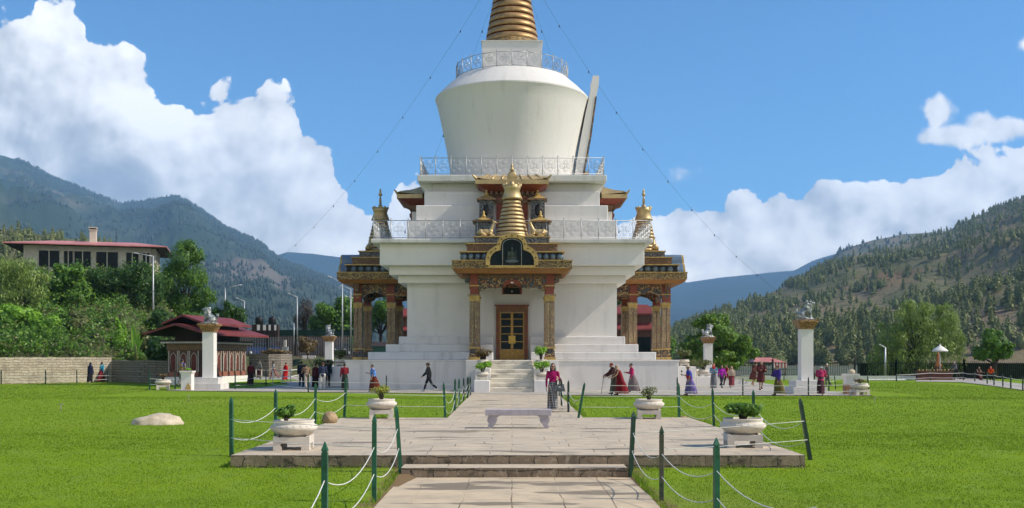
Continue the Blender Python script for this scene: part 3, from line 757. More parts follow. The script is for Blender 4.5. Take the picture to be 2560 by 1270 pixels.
def edge_tufts(segs, seed):                           # longer grass left by the mower along stone edges
    r = np.random.RandomState(seed); out_ = []
    for (p, q, off) in segs:
        L = math.hypot(q[0] - p[0], q[1] - p[1]); n = int(L * 150)
        for i in range(n):
            t_ = r.rand(); x, y = p[0] + (q[0] - p[0]) * t_, p[1] + (q[1] - p[1]) * t_
            if r.rand() > .35 + .9 * mnoise.noise((x * 1.1, y * 1.1, 7)) + .25: continue
            nx_, ny_ = (q[1] - p[1]) / L, -(q[0] - p[0]) / L; o = off * (.01 + .14 * r.rand() ** 1.5); x, y = x + nx_ * o, y + ny_ * o; z = lawn_z(x, y) - .01; h = .05 + .10 * r.rand() ** 2; a = r.rand() * 6.28; w = .006 + .004 * r.rand(); l = h * .6 * r.rand(); b_ = r.rand() * 6.28
            out_ += [(x - w * math.cos(a), y - w * math.sin(a), z), (x + w * math.cos(a), y + w * math.sin(a), z), (x + l * math.cos(b_), y + l * math.sin(b_), z + h)]
    return np.array(out_)
TUF = edge_tufts([((-5.55, 19.72), (-2.15, 19.72), 1), ((2.2, 19.72), (5.78, 19.72), 1), ((-5.55, 19.72), (-5.5, 32.2), -1), ((5.78, 19.72), (5.72, 32.4), 1), ((-5.5, 32.22), (-2.1, 32.22), -1), ((2.3, 32.4), (5.72, 32.4), -1), ((-2.14, 9), (-2.14, 19), -1), ((2.3, 9), (2.26, 19), 1), ((-2.1, 32.2), (-2.2, 54.4), -1), ((2.35, 32.4), (2.5, 52.2), 1)], 5)
Vb = np.concatenate([TUF, blades(330000, 9.5, 26, .028, 1), blades(150000, 22, 50, .028, 2), blades(120000, 47, 82, .028, 3, True)])
m, t, bs, co, out = new_mat('grass_blade')
rp = t.n('ShaderNodeNewGeometry').outputs['Random Per Island']
c = t.ramp(rp, [(0, (.148, .250, .015)), (.5, (.194, .304, .019)), (.9, (.242, .348, .034)), (1, (.34, .39, .13))])
c = t.mixc(t.math('MULTIPLY', t.sstep(t.noise(co, .16, 6, .65), .46, .66), .55), c, t.mixc(1.0, c, (.66, .74, .7), 'MULTIPLY'))
t.link(t.mixc(t.sstep(t.noise(co, .4, 4, .6), .35, .7), c, t.mixc(.35, c, (.19, .28, .025))), bs.inputs['Base Color']); bs.inputs['Roughness'].default_value = .6; bs.inputs['Specular IOR Level'].default_value = .12
tr = t.n('ShaderNodeBsdfTranslucent'); t.link(c, tr.inputs[0]); mx = t.n('ShaderNodeMixShader'); mx.inputs[0].default_value = .3
t.link(bs.outputs[0], mx.inputs[1]); t.link(tr.outputs[0], mx.inputs[2]); t.link(mx.outputs[0], out.inputs[0])
M['blade'] = m
tag(link('grass', fast_mesh('grass', Vb, np.arange(len(Vb)).reshape(-1, 3), M['blade'])), 'short bright green grass growing on the lawns around the paths', 'grass', kind='stuff')

# ================================================================ green posts and white ropes
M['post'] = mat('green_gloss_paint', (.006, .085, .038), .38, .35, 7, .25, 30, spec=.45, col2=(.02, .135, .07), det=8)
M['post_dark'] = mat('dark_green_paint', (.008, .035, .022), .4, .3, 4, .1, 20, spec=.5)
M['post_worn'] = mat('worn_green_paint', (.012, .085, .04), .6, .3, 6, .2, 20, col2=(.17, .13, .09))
M['rope'] = mat('white_rope', (.62, .62, .58), .7, .15, 30, .3, 120)
def post_mesh(w, h):
    b = MB(); b.fr((0, 0), (w, w), (w, w), -.3, h - .13); b.fr((0, 0), (w * .72, w * .72), (w * .72, w * .72), h - .13, h - .115); b.fr((0, 0), (w * 1.06, w * 1.06), (w * 1.0, w * 1.0), h - .115, h - .095); b.fr((0, 0), (w, w), (.006, .006), h - .095, h)
    return b
POSTS = []
def post(label, base, hgt, lean=0.0, w=.036, m='post', group='green rope posts along the paths'):
    o = post_mesh(w, hgt).build('fence_post', M[m], None, base); o.rotation_euler = (0, lean, rnd.uniform(-.25, .25)); 
    tag(o, label, 'post', group); POSTS.append(o)
    return (Vector(base), hgt, lean)
def at(p, fr): b_, h, l = p; return b_ + Vector((math.sin(l) * h * fr, 0, math.cos(l) * h * fr))
def rope_run(label, posts, fr, sag=.07, r=.0078, group='white ropes strung between green posts'):
    pts = []
    for a, c in zip(posts, posts[1:]):
        p, q = at(a, fr), at(c, fr); L = (q - p).length
        for i in range(9):
            t_ = i / 9; pt = p.lerp(q, t_); pt.z -= 4 * sag * L * t_ * (1 - t_) * (.8 + .4 * ((int(L * 100) % 7) / 7)); pts.append(pt + Vector((0, -.04, 0)))
    pts.append(at(posts[-1], fr) + Vector((0, -.04, 0)))
    b = MB(); b.tube(pts, r, 5); tag(b.build('rope', M['rope']), label, 'rope', group)
def by_px(u, v, top, z, lean_u=0):                       # base pixel, top pixel -> base point, height, lean
    p = G(u, v, z); h = (v - top) * p.y / F; return p, h, math.atan2(lean_u, (v - top))
def px_posts(rows, group='green rope posts along the paths', w=.036):
    out_ = []
    for label, u, v, top, z, tu, mm in rows:
        p, h, l = by_px(u, v, top, z, tu - u); out_.append(post(label, p, h / math.cos(l) , l, w, mm, group))
    return out_
TL = px_posts([('green post at the front left corner of the terrace', 579, 1140, 992, -.16, 578, 'post'), ('green post behind the front left planter', 690, 1096, 973, -.05, 689, 'post'),
               ('green post standing beside the round brown boulder', 788, 1060, 958, -.02, 789, 'post'), ('green post leaning right at the back left corner of the terrace', 861, 1043, 944, 0, 866, 'post')])
UL = px_posts([('green post where the left side of the upper path leaves the terrace', 1113, 1044, 956, 0, 1109, 'post'), ('second green post up the left side of the upper path', 1137, 1026, 946, 0, 1138, 'post'),
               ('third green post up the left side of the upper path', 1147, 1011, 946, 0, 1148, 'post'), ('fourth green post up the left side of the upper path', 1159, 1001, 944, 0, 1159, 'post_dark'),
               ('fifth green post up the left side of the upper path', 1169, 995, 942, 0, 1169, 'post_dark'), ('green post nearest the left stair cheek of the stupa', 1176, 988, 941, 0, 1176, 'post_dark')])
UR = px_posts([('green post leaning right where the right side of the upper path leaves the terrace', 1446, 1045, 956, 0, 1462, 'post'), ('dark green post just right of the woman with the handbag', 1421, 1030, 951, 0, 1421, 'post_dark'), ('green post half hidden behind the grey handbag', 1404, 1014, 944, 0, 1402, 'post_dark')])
TR = px_posts([('green post beside the back right corner of the terrace', 1698, 1043, 957, 0, 1696, 'post'), ('green post midway along the right edge of the terrace', 1785, 1067, 970, -.02, 1781, 'post'),
               ('green post whose tip rises above the shrub of the front right planter', 1885, 1094, 974, -.05, 1883, 'post'), ('dark green post leaning left at the front right corner of the terrace', 2025, 1146, 995, -.16, 1999, 'post_dark')])
LL = px_posts([('green post leaning left beside the left end of the terrace steps', 1001, 1169, 1013, -.19, 990, 'post'), ('tall green post by the left edge of the lower path', 935.5, 1252, 1037, -.355, 936, 'post')])
LL.append(post('nearest green post left of the lower path, cut by the bottom edge', ((812 - 1280) * 12.3 / F, 12.3, -.375), 1.26)); LL.append((Vector((-2.25, 8.6, -.37)), 1.25, 0))
LR = px_posts([('dark green post leaning right beside the right end of the terrace steps', 1577, 1172, 1028, -.19, 1585, 'post_dark'), ('weathered green post with bare wood at its top, right of the lower path', 1654, 1249, 1065, -.355, 1654, 'post_worn')])
LR.append(post('nearest green post right of the lower path, cut by the bottom edge', ((1791 - 1280) * 13.7 / F, 13.7, -.375), 1.2, .0)); LR.append((Vector((3.15, 10.4, -.375)), 1.2, 0))
for nm, run in (('along the left edge of the terrace', TL), ('up the left side of the upper path', UL), ('by the right side of the upper path', UR), ('along the right edge of the terrace', TR), ('down the left side of the lower path', LL), ('down the right side of the lower path', LR)):
    rope_run('upper white rope sagging between the posts ' + nm, run, .62); rope_run('lower white rope sagging between the posts ' + nm, run, .31)
for nm, run in (('across the back left edge of the terrace', [TL[3], UL[0]]), ('across the back right edge of the terrace', [UR[0], TR[0]]), ('from the front left terrace corner to the steps', [TL[0], LL[0]]), ('from the front right terrace corner to the steps', [TR[3], LR[0]])):
    rope_run('upper thin white rope ' + nm, run, .62, .004, .007); rope_run('lower thin white rope ' + nm, run, .31, .004, .007)
# promenade edge
PRg = 'dark posts along the front edge of the promenade'
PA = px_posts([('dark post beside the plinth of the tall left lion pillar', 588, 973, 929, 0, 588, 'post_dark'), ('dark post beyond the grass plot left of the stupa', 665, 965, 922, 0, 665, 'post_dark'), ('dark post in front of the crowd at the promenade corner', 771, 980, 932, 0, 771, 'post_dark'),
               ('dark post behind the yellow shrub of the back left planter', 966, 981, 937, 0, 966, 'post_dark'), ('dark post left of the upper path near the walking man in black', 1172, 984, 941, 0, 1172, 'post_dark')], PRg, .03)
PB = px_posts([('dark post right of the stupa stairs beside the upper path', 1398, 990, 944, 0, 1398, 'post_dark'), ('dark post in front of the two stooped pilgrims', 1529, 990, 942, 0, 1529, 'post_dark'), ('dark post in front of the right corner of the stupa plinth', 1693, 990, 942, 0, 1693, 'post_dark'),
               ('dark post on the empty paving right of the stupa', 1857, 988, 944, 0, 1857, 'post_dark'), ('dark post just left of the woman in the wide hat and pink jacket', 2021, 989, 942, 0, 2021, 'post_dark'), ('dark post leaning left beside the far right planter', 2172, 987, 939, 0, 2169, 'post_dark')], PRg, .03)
for nm, run in (('left of the stupa stairs', PA), ('right of the stupa stairs', PB)):
    rope_run('upper white rope at the promenade edge ' + nm, run, .55, .006, .012); rope_run('lower white rope at the promenade edge ' + nm, run, .22, .006, .012)
LFg = 'dark posts along the lawn before the stone wall'
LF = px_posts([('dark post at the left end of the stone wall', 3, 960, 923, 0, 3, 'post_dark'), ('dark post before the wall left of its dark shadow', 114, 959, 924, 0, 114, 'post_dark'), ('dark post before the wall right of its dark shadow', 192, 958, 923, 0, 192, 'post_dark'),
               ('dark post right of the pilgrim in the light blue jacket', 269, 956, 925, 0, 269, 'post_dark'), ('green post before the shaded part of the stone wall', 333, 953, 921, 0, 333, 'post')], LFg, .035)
LG = px_posts([('green post left of the small planter by the donation box', 374, 973, 925, 0, 374, 'post'), ('green post between the small planter and the donation box', 438, 973, 928, 0, 438, 'post_dark')], LFg, .035)
LH = px_posts([('green post at the back of the lawn behind the small planter', 352, 951, 922, 0, 352, 'post'), ('green post behind the left lion pillar before the pavilion', 497, 957, 928, 0, 497, 'post')], LFg, .035)
for nm, run in (('along the sunlit stone wall', LF), ('by the small left planter', LG), ('before the pavilion', LH)):
    rope_run('upper white rope ' + nm, run, .55, .01, .014); rope_run('lower white rope ' + nm, run, .25, .01, .014)
RFg = 'dark posts along the far right path'
RF = px_posts([('dark post at the back of the right lawn left of the parasol', 2241, 953, 932, 0, 2241, 'post_dark'), ('dark post behind the right lawn below the parasol', 2326, 952, 926, 0, 2326, 'post_dark'), ('dark post where the far right path begins', 2408, 951, 926, 0, 2408, 'post_dark'), ('dark post second along the far right path', 2437, 954, 928, 0, 2437, 'post_dark'),
               ('dark post third along the far right path', 2468, 960, 930, 0, 2468, 'post_dark'), ('tall dark post before the seated pilgrim in orange', 2485, 963, 930, 0, 2485, 'post_dark'), ('dark post right of the seated pilgrim in orange', 2507, 967, 934, 0, 2507, 'post_dark'),
               ('dark post second from the right edge on the far path', 2527, 971, 937, 0, 2527, 'post_dark'), ('dark post at the right edge of the picture', 2557, 976, 941, 0, 2557, 'post_dark')], RFg, .035)
rope_run('upper white rope along the far right path', RF, .75, .01, .02); rope_run('lower white rope along the far right path', RF, .3, .01, .014)
RB = px_posts([('thin dark post behind the right lion pillar', 2000, 962, 934, 0, 2000, 'post_dark'), ('dark post right of the tall right lion pillar', 2072, 976, 939, 0, 2072, 'post_dark'), ('dark leaning post behind the far right planter', 2089, 972, 938, 0, 2086, 'post_dark')], RFg, .03)
rope_run('upper white rope behind the right lion pillar', RB, .6, .01, .012)
# white pipe fence round the small grass plot
b = MB(); P = [G(u, v) for u, v in ((640, 952), (654, 955), (682, 958), (705.5, 957), (726.5, 955.5), (746, 951), (755, 950))]
for p in P: b.tube([(p.x, p.y, 0), (p.x, p.y, 1.0)], .035, 6)
for zz in (.45, .96): b.tube([(p.x, p.y, zz) for p in P], .03, 6)
tag(b.build('pipe_fence', M['white_clean']), 'low white pipe railing round the small grass plot by the pavilion', 'fence')
b = MB(); P = [G(u, v) for u, v in ((1835, 957), (1884, 960), (1886, 952), (1960, 953), (2010, 951))]
for p in P: b.tube([(p.x, p.y, 0), (p.x, p.y, 1.05)], .04, 6)
for zz in (.55, 1.0): b.tube([(p.x, p.y, zz) for p in P], .03, 6)
tag(b.build('pipe_fence', M['post_dark']), 'low dark pipe railing behind the pilgrims right of the stupa', 'fence')

# ================================================================ planters, bench, rocks
m, t, bs, co, out = new_mat('cast_stone')
n = t.noise(co, 4, 6, .65); v = t.sstep(t.noise(t.vmath('MULTIPLY', co, (3, 3, .6)), 3, 5, .6), .55, .75)
t.link(t.mixc(t.math('MULTIPLY', v, .4), t.ramp(n, [(.3, (.54, .48, .40)), (.7, (.66, .60, .52))]), (.33, .28, .21)), bs.inputs['Base Color']); bs.inputs['Roughness'].default_value = .85
bumped(t, bs, t.noise(co, 18, 6, .7), .3, .02); M['cast'] = m
M['soil'] = mat('soil', (.05, .033, .02), .95, .4, 9, .5)
def planter_proto():
    root = empty('planter')
    b = MB(); pr = [(.20, .27), (.36, .31), (.46, .40), (.50, .455), (.47, .50), (.425, .53), (.415, .56), (.43, .585), (.43, .615), (.395, .615), (.38, .57)]
    b.lathe(pr, 32, mis=[0] * 10); b.lathe([(.385, .575), (.0, .585)], 24, mi=1)
    for k in range(22):                               # fret band on the shoulder
        a = 2 * math.pi * k / 22; ca, sa = math.cos(a), math.sin(a)
        b.ell((.468 * ca, .468 * sa, .497), (.022, .022, .014), 5, 4, 0)
    b.build('bowl', [M['cast'], M['soil']], root)
    b = MB(); w = .37; h = .295
    prof = [(-w, 0), (-w + .17, 0), (-w + .17, .07), (-w + .13, .11), (-w + .16, .15), (w - .16, .15), (w - .13, .11), (w - .17, .07), (w - .17, 0), (w, 0), (w, h), (w - .03, h), (w - .12, .27), (-w + .12, .27), (-w + .03, h), (-w, h)]
    for s in (-1, 1): b.prism(prof, s * w - .045, s * w + .045, 0)
    pr2 = [(-w + .046, .001), (-w + .17, .001), (-w + .15, .13), (w - .15, .13), (w - .17, .001), (w - .046, .001), (w - .046, h - .01), (-w + .046, h - .01)]
    for s in (-1, 1): b.prism(pr2, s * (w - .04) - .04, s * (w - .04) + .04, 0, 'yz')
    b.box(-.24, .24, -.24, .24, .16, .285)
    b.build('foot_block', M['cast'], root, fixn=True)
    return root
pl0 = planter_proto(); first_pl = [True]
PLG = 'cast stone planters around the stupa'
def planter(label, loc, rz=0, s=1.0):
    o = pl0 if first_pl[0] else copy_tree(pl0); first_pl[0] = False
    o.location = loc; o.rotation_euler = (0, 0, rz); o.scale = (s, s, s); tag(o, label, 'planter', PLG); return Vector(loc) + Vector((0, 0, .58 * s))
def leaf_material(name, dark, mid, light, tl=.35, gloss=.45):
    m, t, bs, co, out = new_mat(name)
    rp = t.n('ShaderNodeNewGeometry').outputs['Random Per Island']
    c = t.ramp(rp, [(0, dark), (.5, mid), (1, light)])
    n = t.noise(co, .55, 3, .6); c = t.mixc(t.sstep(n, .35, .7), c, t.mixc(.4, c, light))
    t.link(c, bs.inputs['Base Color']); bs.inputs['Roughness'].default_value = gloss; bs.inputs['Specular IOR Level'].default_value = .3
    tr = t.n('ShaderNodeBsdfTranslucent'); t.link(c, tr.inputs[0]); mx = t.n('ShaderNodeMixShader'); mx.inputs[0].default_value = tl
    t.link(bs.outputs[0], mx.inputs[1]); t.link(tr.outputs[0], mx.inputs[2]); t.link(mx.outputs[0], out.inputs[0])
    return m
L_ = dict(green=leaf_material('leaf_green', (0.047, 0.113, 0.019), (0.095, 0.208, 0.030), (0.189, 0.340, 0.047)), dark=leaf_material('leaf_dark', (0.022, 0.058, 0.017), (0.046, 0.109, 0.026), (0.091, 0.182, 0.036)),
          bright=leaf_material('leaf_bright', (0.116, 0.255, 0.028), (0.209, 0.418, 0.038), (0.348, 0.580, 0.070)), yellow=leaf_material('leaf_yellow', (.17, .22, .025), (.32, .37, .05), (.48, .46, .09)),
          olive=leaf_material('leaf_olive', (0.073, 0.100, 0.033), (0.146, 0.182, 0.055), (0.255, 0.273, 0.091)), willow=leaf_material('leaf_willow', (0.108, 0.180, 0.044), (0.216, 0.324, 0.072), (0.360, 0.456, 0.120)),
          dry=leaf_material('leaf_dry', (.10, .06, .025), (.18, .12, .05), (.25, .19, .08)), conifer=leaf_material('leaf_conifer', (.018, .04, .012), (.04, .075, .02), (.075, .115, .03), .15),
          bare=leaf_material('twig_bare', (.05, .038, .03), (.09, .07, .055), (.13, .10, .08), 0.05))
M['bark'] = mat('bark', (.075, .055, .04), .95, .35, 5, .7, 18)
def leaf_quads(P, N, size, asp=.55, droop=0.0, seed=0):
    """leaf-shaped rhombi at points P (n,3) facing roughly N"""
    r = np.random.RandomState(seed); n = len(P)
    N = N + r.normal(0, .55, (n, 3)); N /= np.linalg.norm(N, axis=1, keepdims=True) + 1e-9
    T = r.normal(0, 1, (n, 3)); T[:, 2] -= droop * 3; T -= N * (T * N).sum(1, keepdims=True); T /= np.linalg.norm(T, axis=1, keepdims=True) + 1e-9
    B = np.cross(N, T); s = (size * (.65 + .7 * r.rand(n)))[:, None]
    V = np.stack([P - T * s * .5, P + B * s * asp * .5 + N * s * .06, P + T * s * .5, P - B * s * asp * .5 + N * s * .06], 1).reshape(-1, 3)
    return V, np.arange(n * 4).reshape(-1, 4)
def blob_points(blobs, n, seed, shell=.55):
    r = np.random.RandomState(seed); vol = np.array([b_[1][0] * b_[1][1] + b_[1][2] * b_[1][0] for b_ in blobs]); vol = vol / vol.sum(); P, N = [], []
    for (c, rad), w in zip(blobs, vol):
        k = max(3, int(n * w)); d = r.normal(0, 1, (k, 3)); d /= np.linalg.norm(d, axis=1, keepdims=True)
        f = np.array([.82 + .34 * mnoise.noise((a[0] * 2.2 + c[0] * .7, a[1] * 2.2 + c[1], a[2] * 2.2 + seed)) + .22 * mnoise.noise((a[0] * 5 + c[0], a[1] * 5, a[2] * 5 + c[2])) for a in d])
        rr = (shell + (1 - shell) * r.rand(k) ** .6) * f
        P.append(np.array(c) + d * np.array(rad) * rr[:, None]); N.append(d + np.array([0, 0, .35]))
    return np.concatenate(P), np.concatenate(N)
SEED = [100]
def shrub(name, label, loc, r, h, n, leaf, mats='green', cat='shrub', group=None, nb=5, stem=True, asp=.5):
    """small bush: several leafy clumps on stems; loc is where it leaves the soil"""
    SEED[0] += 1; q = random.Random(SEED[0]); root = empty(name, loc); tag(root, label, cat, group)
    bl = []
    for i in range(nb):
        a = 6.283 * i / nb + q.uniform(-.5, .5); k = q.uniform(.25, .75) * r
        bl.append(((math.cos(a) * k, math.sin(a) * k, h * q.uniform(.42, .8)), (r * q.uniform(.4, .6), r * q.uniform(.4, .6), h * q.uniform(.22, .36))))
    bl.append(((0, 0, h * .62), (r * .55, r * .55, h * .38)))
    P, N = blob_points(bl, n, SEED[0], .4); V, Fc = leaf_quads(P, N, np.full(len(P), leaf), asp, 0, SEED[0])
    link('foliage', fast_mesh('foliage', V, Fc, L_[mats]), root)
    if stem:
        b = MB()
        for c, rad in bl:
            b.tube([(c[0] * .1, c[1] * .1, -.06), (c[0] * .4, c[1] * .4, c[2] * .5), c], [r * .05 + .006, r * .035 + .004, .005], 5)
        b.build('stem', M['bark'], root)
    return root
PLs = [('front left planter standing on the terrace corner', G(735, 1122, 0), .08), ('front right planter on the terrace, its bowl facing the path', G(1857, 1116, 0), -.1),
       ('back left planter at the rear edge of the terrace', G(954, 1045, 0), .1), ('back right planter at the rear edge of the terrace', G(1622, 1046, 0), -.1),
       ('small planter on the lawn left of the donation box', G(408, 974, 0), .3), ('small planter at the right end of the promenade', G(2149, 987, 0), .1)]
soil = [planter(l, p, rz) for l, p, rz in PLs]
shrub('potted_shrub', 'dark green upright shrub in the front left planter', soil[0] + Vector((-.16, 0, 0)), .24, .33, 330, .13, 'green', nb=5)
shrub('potted_shrub', 'dense glossy green shrub in the front right planter', soil[1] + Vector((0, 0, 0)), .40, .40, 900, .12, 'green', nb=9)
shrub('potted_shrub', 'yellow green azalea on thin stems in the back left planter', soil[2], .36, .50, 480, .075, 'yellow', nb=7)
shrub('potted_shrub', 'sparse grey green shrub in the back right planter', soil[3], .32, .46, 330, .07, 'olive', nb=6)
shrub('potted_shrub', 'dry reddish plant in the small planter by the donation box', soil[4], .38, .42, 240, .10, 'dry', nb=6)
shrub('potted_shrub', 'low brown plant in the small planter at the right promenade end', soil[5], .36, .3, 240, .08, 'dry', nb=6)
# planters on the stair cheeks of the stupa (two heights, both sides, three staircases seen)
nm = {0: 'front stairs', 1: 'right side stairs', 3: 'left side stairs'}
desc = {('front stairs', -1, 0): ('round green bush', 'bright'), ('front stairs', -1, 1): ('red flowering bush', 'dry'), ('front stairs', 1, 0): ('spreading green bush', 'bright'), ('front stairs', 1, 1): ('tall bright green bush', 'bright')}
for k in (0, 1, 3):
    a = k * math.pi / 2
    for s in (-1, 1):
        for lv, (yy, zz) in enumerate(((-13.2, .66), (-11.85, 1.36))):
            x, y = s * 1.705, yy
            wx, wy = x * math.cos(a) - y * math.sin(a), x * math.sin(a) + y * math.cos(a)
            side = ('left' if s < 0 else 'right') if k == 0 else ('near' if (k == 1) == (s < 0) else 'far')
            lw = ('lower', 'upper')[lv]
            if k and side == 'far' and lv == 1: continue
            sp_ = planter('%s planter on the %s cheek of the %s of the stupa' % (lw, side, nm[k]), (wx, D0 + wy, zz), a, .78)
            d_, mt = desc.get((nm[k], s, lv), (('palm-like green bush', 'low leafy bush')[lv], 'olive'))
            if k == 0 and s > 0 and lv: r_, h_ = .50, .85
            elif k: r_, h_ = .55, .75
            else: r_, h_ = .56, .66
            shrub('potted_shrub', '%s in the %s planter on the %s cheek of the %s' % (d_, lw, side, nm[k]), sp_, r_, h_, 620, .13, mt, nb=7)

# bench
M['bench'] = mat('lilac_grey_paint', (.40, .365, .39), .7, .15, 5, .2, 14)
bn = empty('stone_bench', G(1296, 1070, 0)); tag(bn, 'lilac grey stone bench with scrolled legs standing across the terrace', 'bench')
b = MB(); b.box(-.905, .905, -.22, .22, .352, .515); sbm = b.build('seat', M['bench'], bn); bv = sbm.modifiers.new('b', 'BEVEL'); bv.width = .012; bv.segments = 2
lp = [(-.815, .351), (-.847, .284), (-.851, .22), (-.837, .166), (-.80, .124), (-.826, .085), (-.84, .045), (-.825, .012), (-.79, 0), (-.72, 0), (-.694, .038), (-.655, .092), (-.602, .166), (-.585, .23), (-.587, .284), (-.559, .316), (-.501, .351)]
for s in (1, -1):
    b = MB(); b.prism([(x * s, z) for x, z in lp], -.17, .17); b.lathe([(.032, -.176), (.032, .176)], 12, (0, 0, 0))
    b.v[-24:] = [(s * -.795 + p[0], p[2], .036 + p[1]) for p in b.v[-24:]]
    lg = b.build('leg', M['bench'], bn, fixn=True); bv = lg.modifiers.new('b', 'BEVEL'); bv.width = .008; bv.segments = 1; bv.limit_method = 'ANGLE'
# rocks
def rock(name, label, loc, r, m, seed, amp=.25, cat='rock', sub=4, flat=None):
    bm = bmesh.new(); bmesh.ops.create_icosphere(bm, subdivisions=sub, radius=1)
    for v in bm.verts:
        n = v.co.normalized(); f = 1 + amp * mnoise.noise(n * 1.3 + Vector((seed, 0, 0))) + amp * .5 * mnoise.noise(n * 3.1 + Vector((0, seed, 0))) + amp * .22 * mnoise.noise(n * 8 + Vector((0, seed, 3)))
        v.co = Vector((n.x * r[0], n.y * r[1], n.z * r[2])) * f
    me = bpy.data.meshes.new(name); bm.to_mesh(me); bm.free(); me.materials.append(m)
    for p in me.polygons: p.use_smooth = True
    return tag(link(name, me, None, loc), label, cat)
M['rock1'] = mat('pale_rock', (.50, .41, .28), .9, .3, 3, .6, 9, col2=(.64, .54, .40)); M['rock2'] = mat('brown_boulder', (.33, .22, .12), .85, .3, 4, .5, 8, col2=(.46, .33, .19))
p = G(388, 1061, -.02); rock('flat_rock', 'broad flat pale rock half buried in the left lawn', p + Vector((0, .3, -.06)), (.78, .5, .36), M['rock1'], 3.3, .2)
p = G(822, 1058, 0); rock('boulder', 'round brown boulder beside the left edge of the terrace', p + Vector((0, .15, .13)), (.225, .2, .20), M['rock2'], 8.1, .2)
p = G(1704, 1043, 0); rock('small_stone', 'small flat brown stone at the foot of a post, back right of the terrace', p + Vector((.05, 0, .01)), (.11, .08, .04), M['rock2'], 2.1, .3, 'stone', 2)
# lawn sprinklers
def sprinkler(label, u, v, top, z=-.02):
    p = G(u, v, z); h = (v - top) * p.y / F; b = MB(); b.tube([(0, 0, -.05), (0, 0, h * .85)], .014, 6); b.tube([(-.07, 0, h * .86), (.08, 0, h * .9)], .014, 6); b.tube([(.05, 0, h * .85), (.07, 0, h)], .01, 5)
    tag(b.build('lawn_sprinkler', M['sprink'], None, p), label, 'sprinkler', 'thin sprinkler heads standing in the lawns')
M['sprink'] = mat('grey_pipe', (.30, .28, .22), .5, .3, 5, .1)
sprinkler('sprinkler head standing in the left lawn beyond the flat rock', 152, 1028, 1008); sprinkler('sprinkler head in the left lawn before the lion pillar', 471, 1004, 988); sprinkler('sprinkler head in the right lawn by the far planter', 2186, 1010, 992); sprinkler('sprinkler head in the lawn right of the upper path', 1435, 1016, 1000)
M['pole'] = mat('galvanised_pole', (.46, .47, .48), .45, .15, 3, .05, metal=.4)
# ================================================================ hills and mountains
def fbm(x, y, z=0.0, o=5):
    s, a = 0, .5
    for i in range(o): s += a * mnoise.noise((x, y, z)); x, y, a = x * 2.03, y * 2.03, a * .52
    return s
def ridge(name, pts, dr, df, m, nu=160, nt=44, amp=.05, gul=30, zf=-6, pw=1.0, seed=0.0, back=1.35):
    """a hillside rising from a foot df metres away to its ridge line; dr gives the distance of the ridge"""
    us = np.linspace(pts[0][0], pts[-1][0], nu); vr = np.interp(us, [p[0] for p in pts], [p[1] for p in pts])
    d_r = np.interp(us, [p[0] for p in dr], [p[1] for p in dr]); V = []
    ts = list(np.linspace(0, 1, nt)) + list(np.linspace(1, back, 8)[1:])
    for t_ in ts:
        for i in range(nu):
            d = df + (d_r[i] - df) * t_; zr = HC + (VH - vr[i]) * d_r[i] / F
            x = (us[i] - 1280) * d / F; g = fbm(x / gul / 8, d / gul / 16, seed, 5); g2 = abs(fbm(x / gul / 4 + 7, d / gul / 14, seed, 4))
            if t_ <= 1: z = zf + (zr - zf) * t_ ** pw + zr * amp * (g * 2.2 - g2 * 1.6) * math.sin(math.pi * min(t_, 1) ** .8) + zr * amp * .12 * fbm(x / gul, d / gul, seed, 3)
            else: z = zr - (zr - zf) * ((t_ - 1) / (back - 1)) ** 1.3
            V.append((x, d, z))
    V = np.array(V); n2 = len(ts)
    Fq = np.array([(j * nu + i, j * nu + i + 1, (j + 1) * nu + i + 1, (j + 1) * nu + i) for j in range(n2 - 1) for i in range(nu - 1)])
    tag(link(name, fast_mesh(name, V, Fq, m, True)), None, kind='structure')
    return V.reshape(n2, nu, 3), nt
def hill_mat(name, stops, sc, bsc, bstr=.6, bdist=4.0, patch=None, psc=None):
    m, t, bs, co, out = new_mat(name)
    n = t.noise(t.vmath('MULTIPLY', co, (1, .6, 1.2)), sc, 8, .62)
    c = t.ramp(n, stops)
    if patch: c = t.mixc(t.sstep(t.noise(t.vmath('MULTIPLY', co, (.6, .5, 1.6)), psc, 4, .55), .56, .66), c, patch)
    t.link(c, bs.inputs['Base Color']); bs.inputs['Roughness'].default_value = .95; bs.inputs['Specular IOR Level'].default_value = .1
    bumped(t, bs, t.noise(co, bsc, 8, .68), bstr, bdist)
    return m
M['hill_r'] = hill_mat('dry_hillside', [(.32, (.085, .10, .038)), (.46, (.145, .14, .062)), (.58, (.20, .16, .09)), (.72, (.26, .18, .12))], .02, .07, .9, 5, (.22, .125, .075), .006)
M['hill_l'] = hill_mat('forest_mountain', [(.34, (.022, .040, .024)), (.50, (.034, .054, .030)), (.62, (.065, .075, .048)), (.76, (.13, .11, .085))], .0045, .016, .8, 14, (.14, .12, .095), .0022)
M['hill_f'] = hill_mat('far_mountain', [(.35, (.015, .032, .035)), (.65, (.03, .05, .045))], .002, .008, .8, 30)
RP = [(1560, 880), (1640, 850), (1720, 815), (1790, 786), (1850, 765), (1900, 745), (1960, 716), (2000, 697), (2060, 664), (2110, 643), (2180, 630), (2250, 612), (2330, 588), (2370, 577), (2420, 550), (2500, 516), (2560, 494), (2700, 440), (3000, 360)]
HR, HRn = ridge('hill', RP, [(1560, 700), (1790, 900), (2110, 1350), (2560, 1800), (3000, 1900)], 300, M['hill_r'], 200, 60, .10, 30, -8, .92, 2.0)
HB, HBn = ridge('hill', [(1900, 760), (2000, 694), (2110, 622), (2180, 601), (2260, 585), (2330, 581), (2400, 590), (2500, 640)], [(1900, 2700), (2500, 2700)], 1900, M['hill_r'], 90, 20, .05, 40, 20, 1, 6.0)
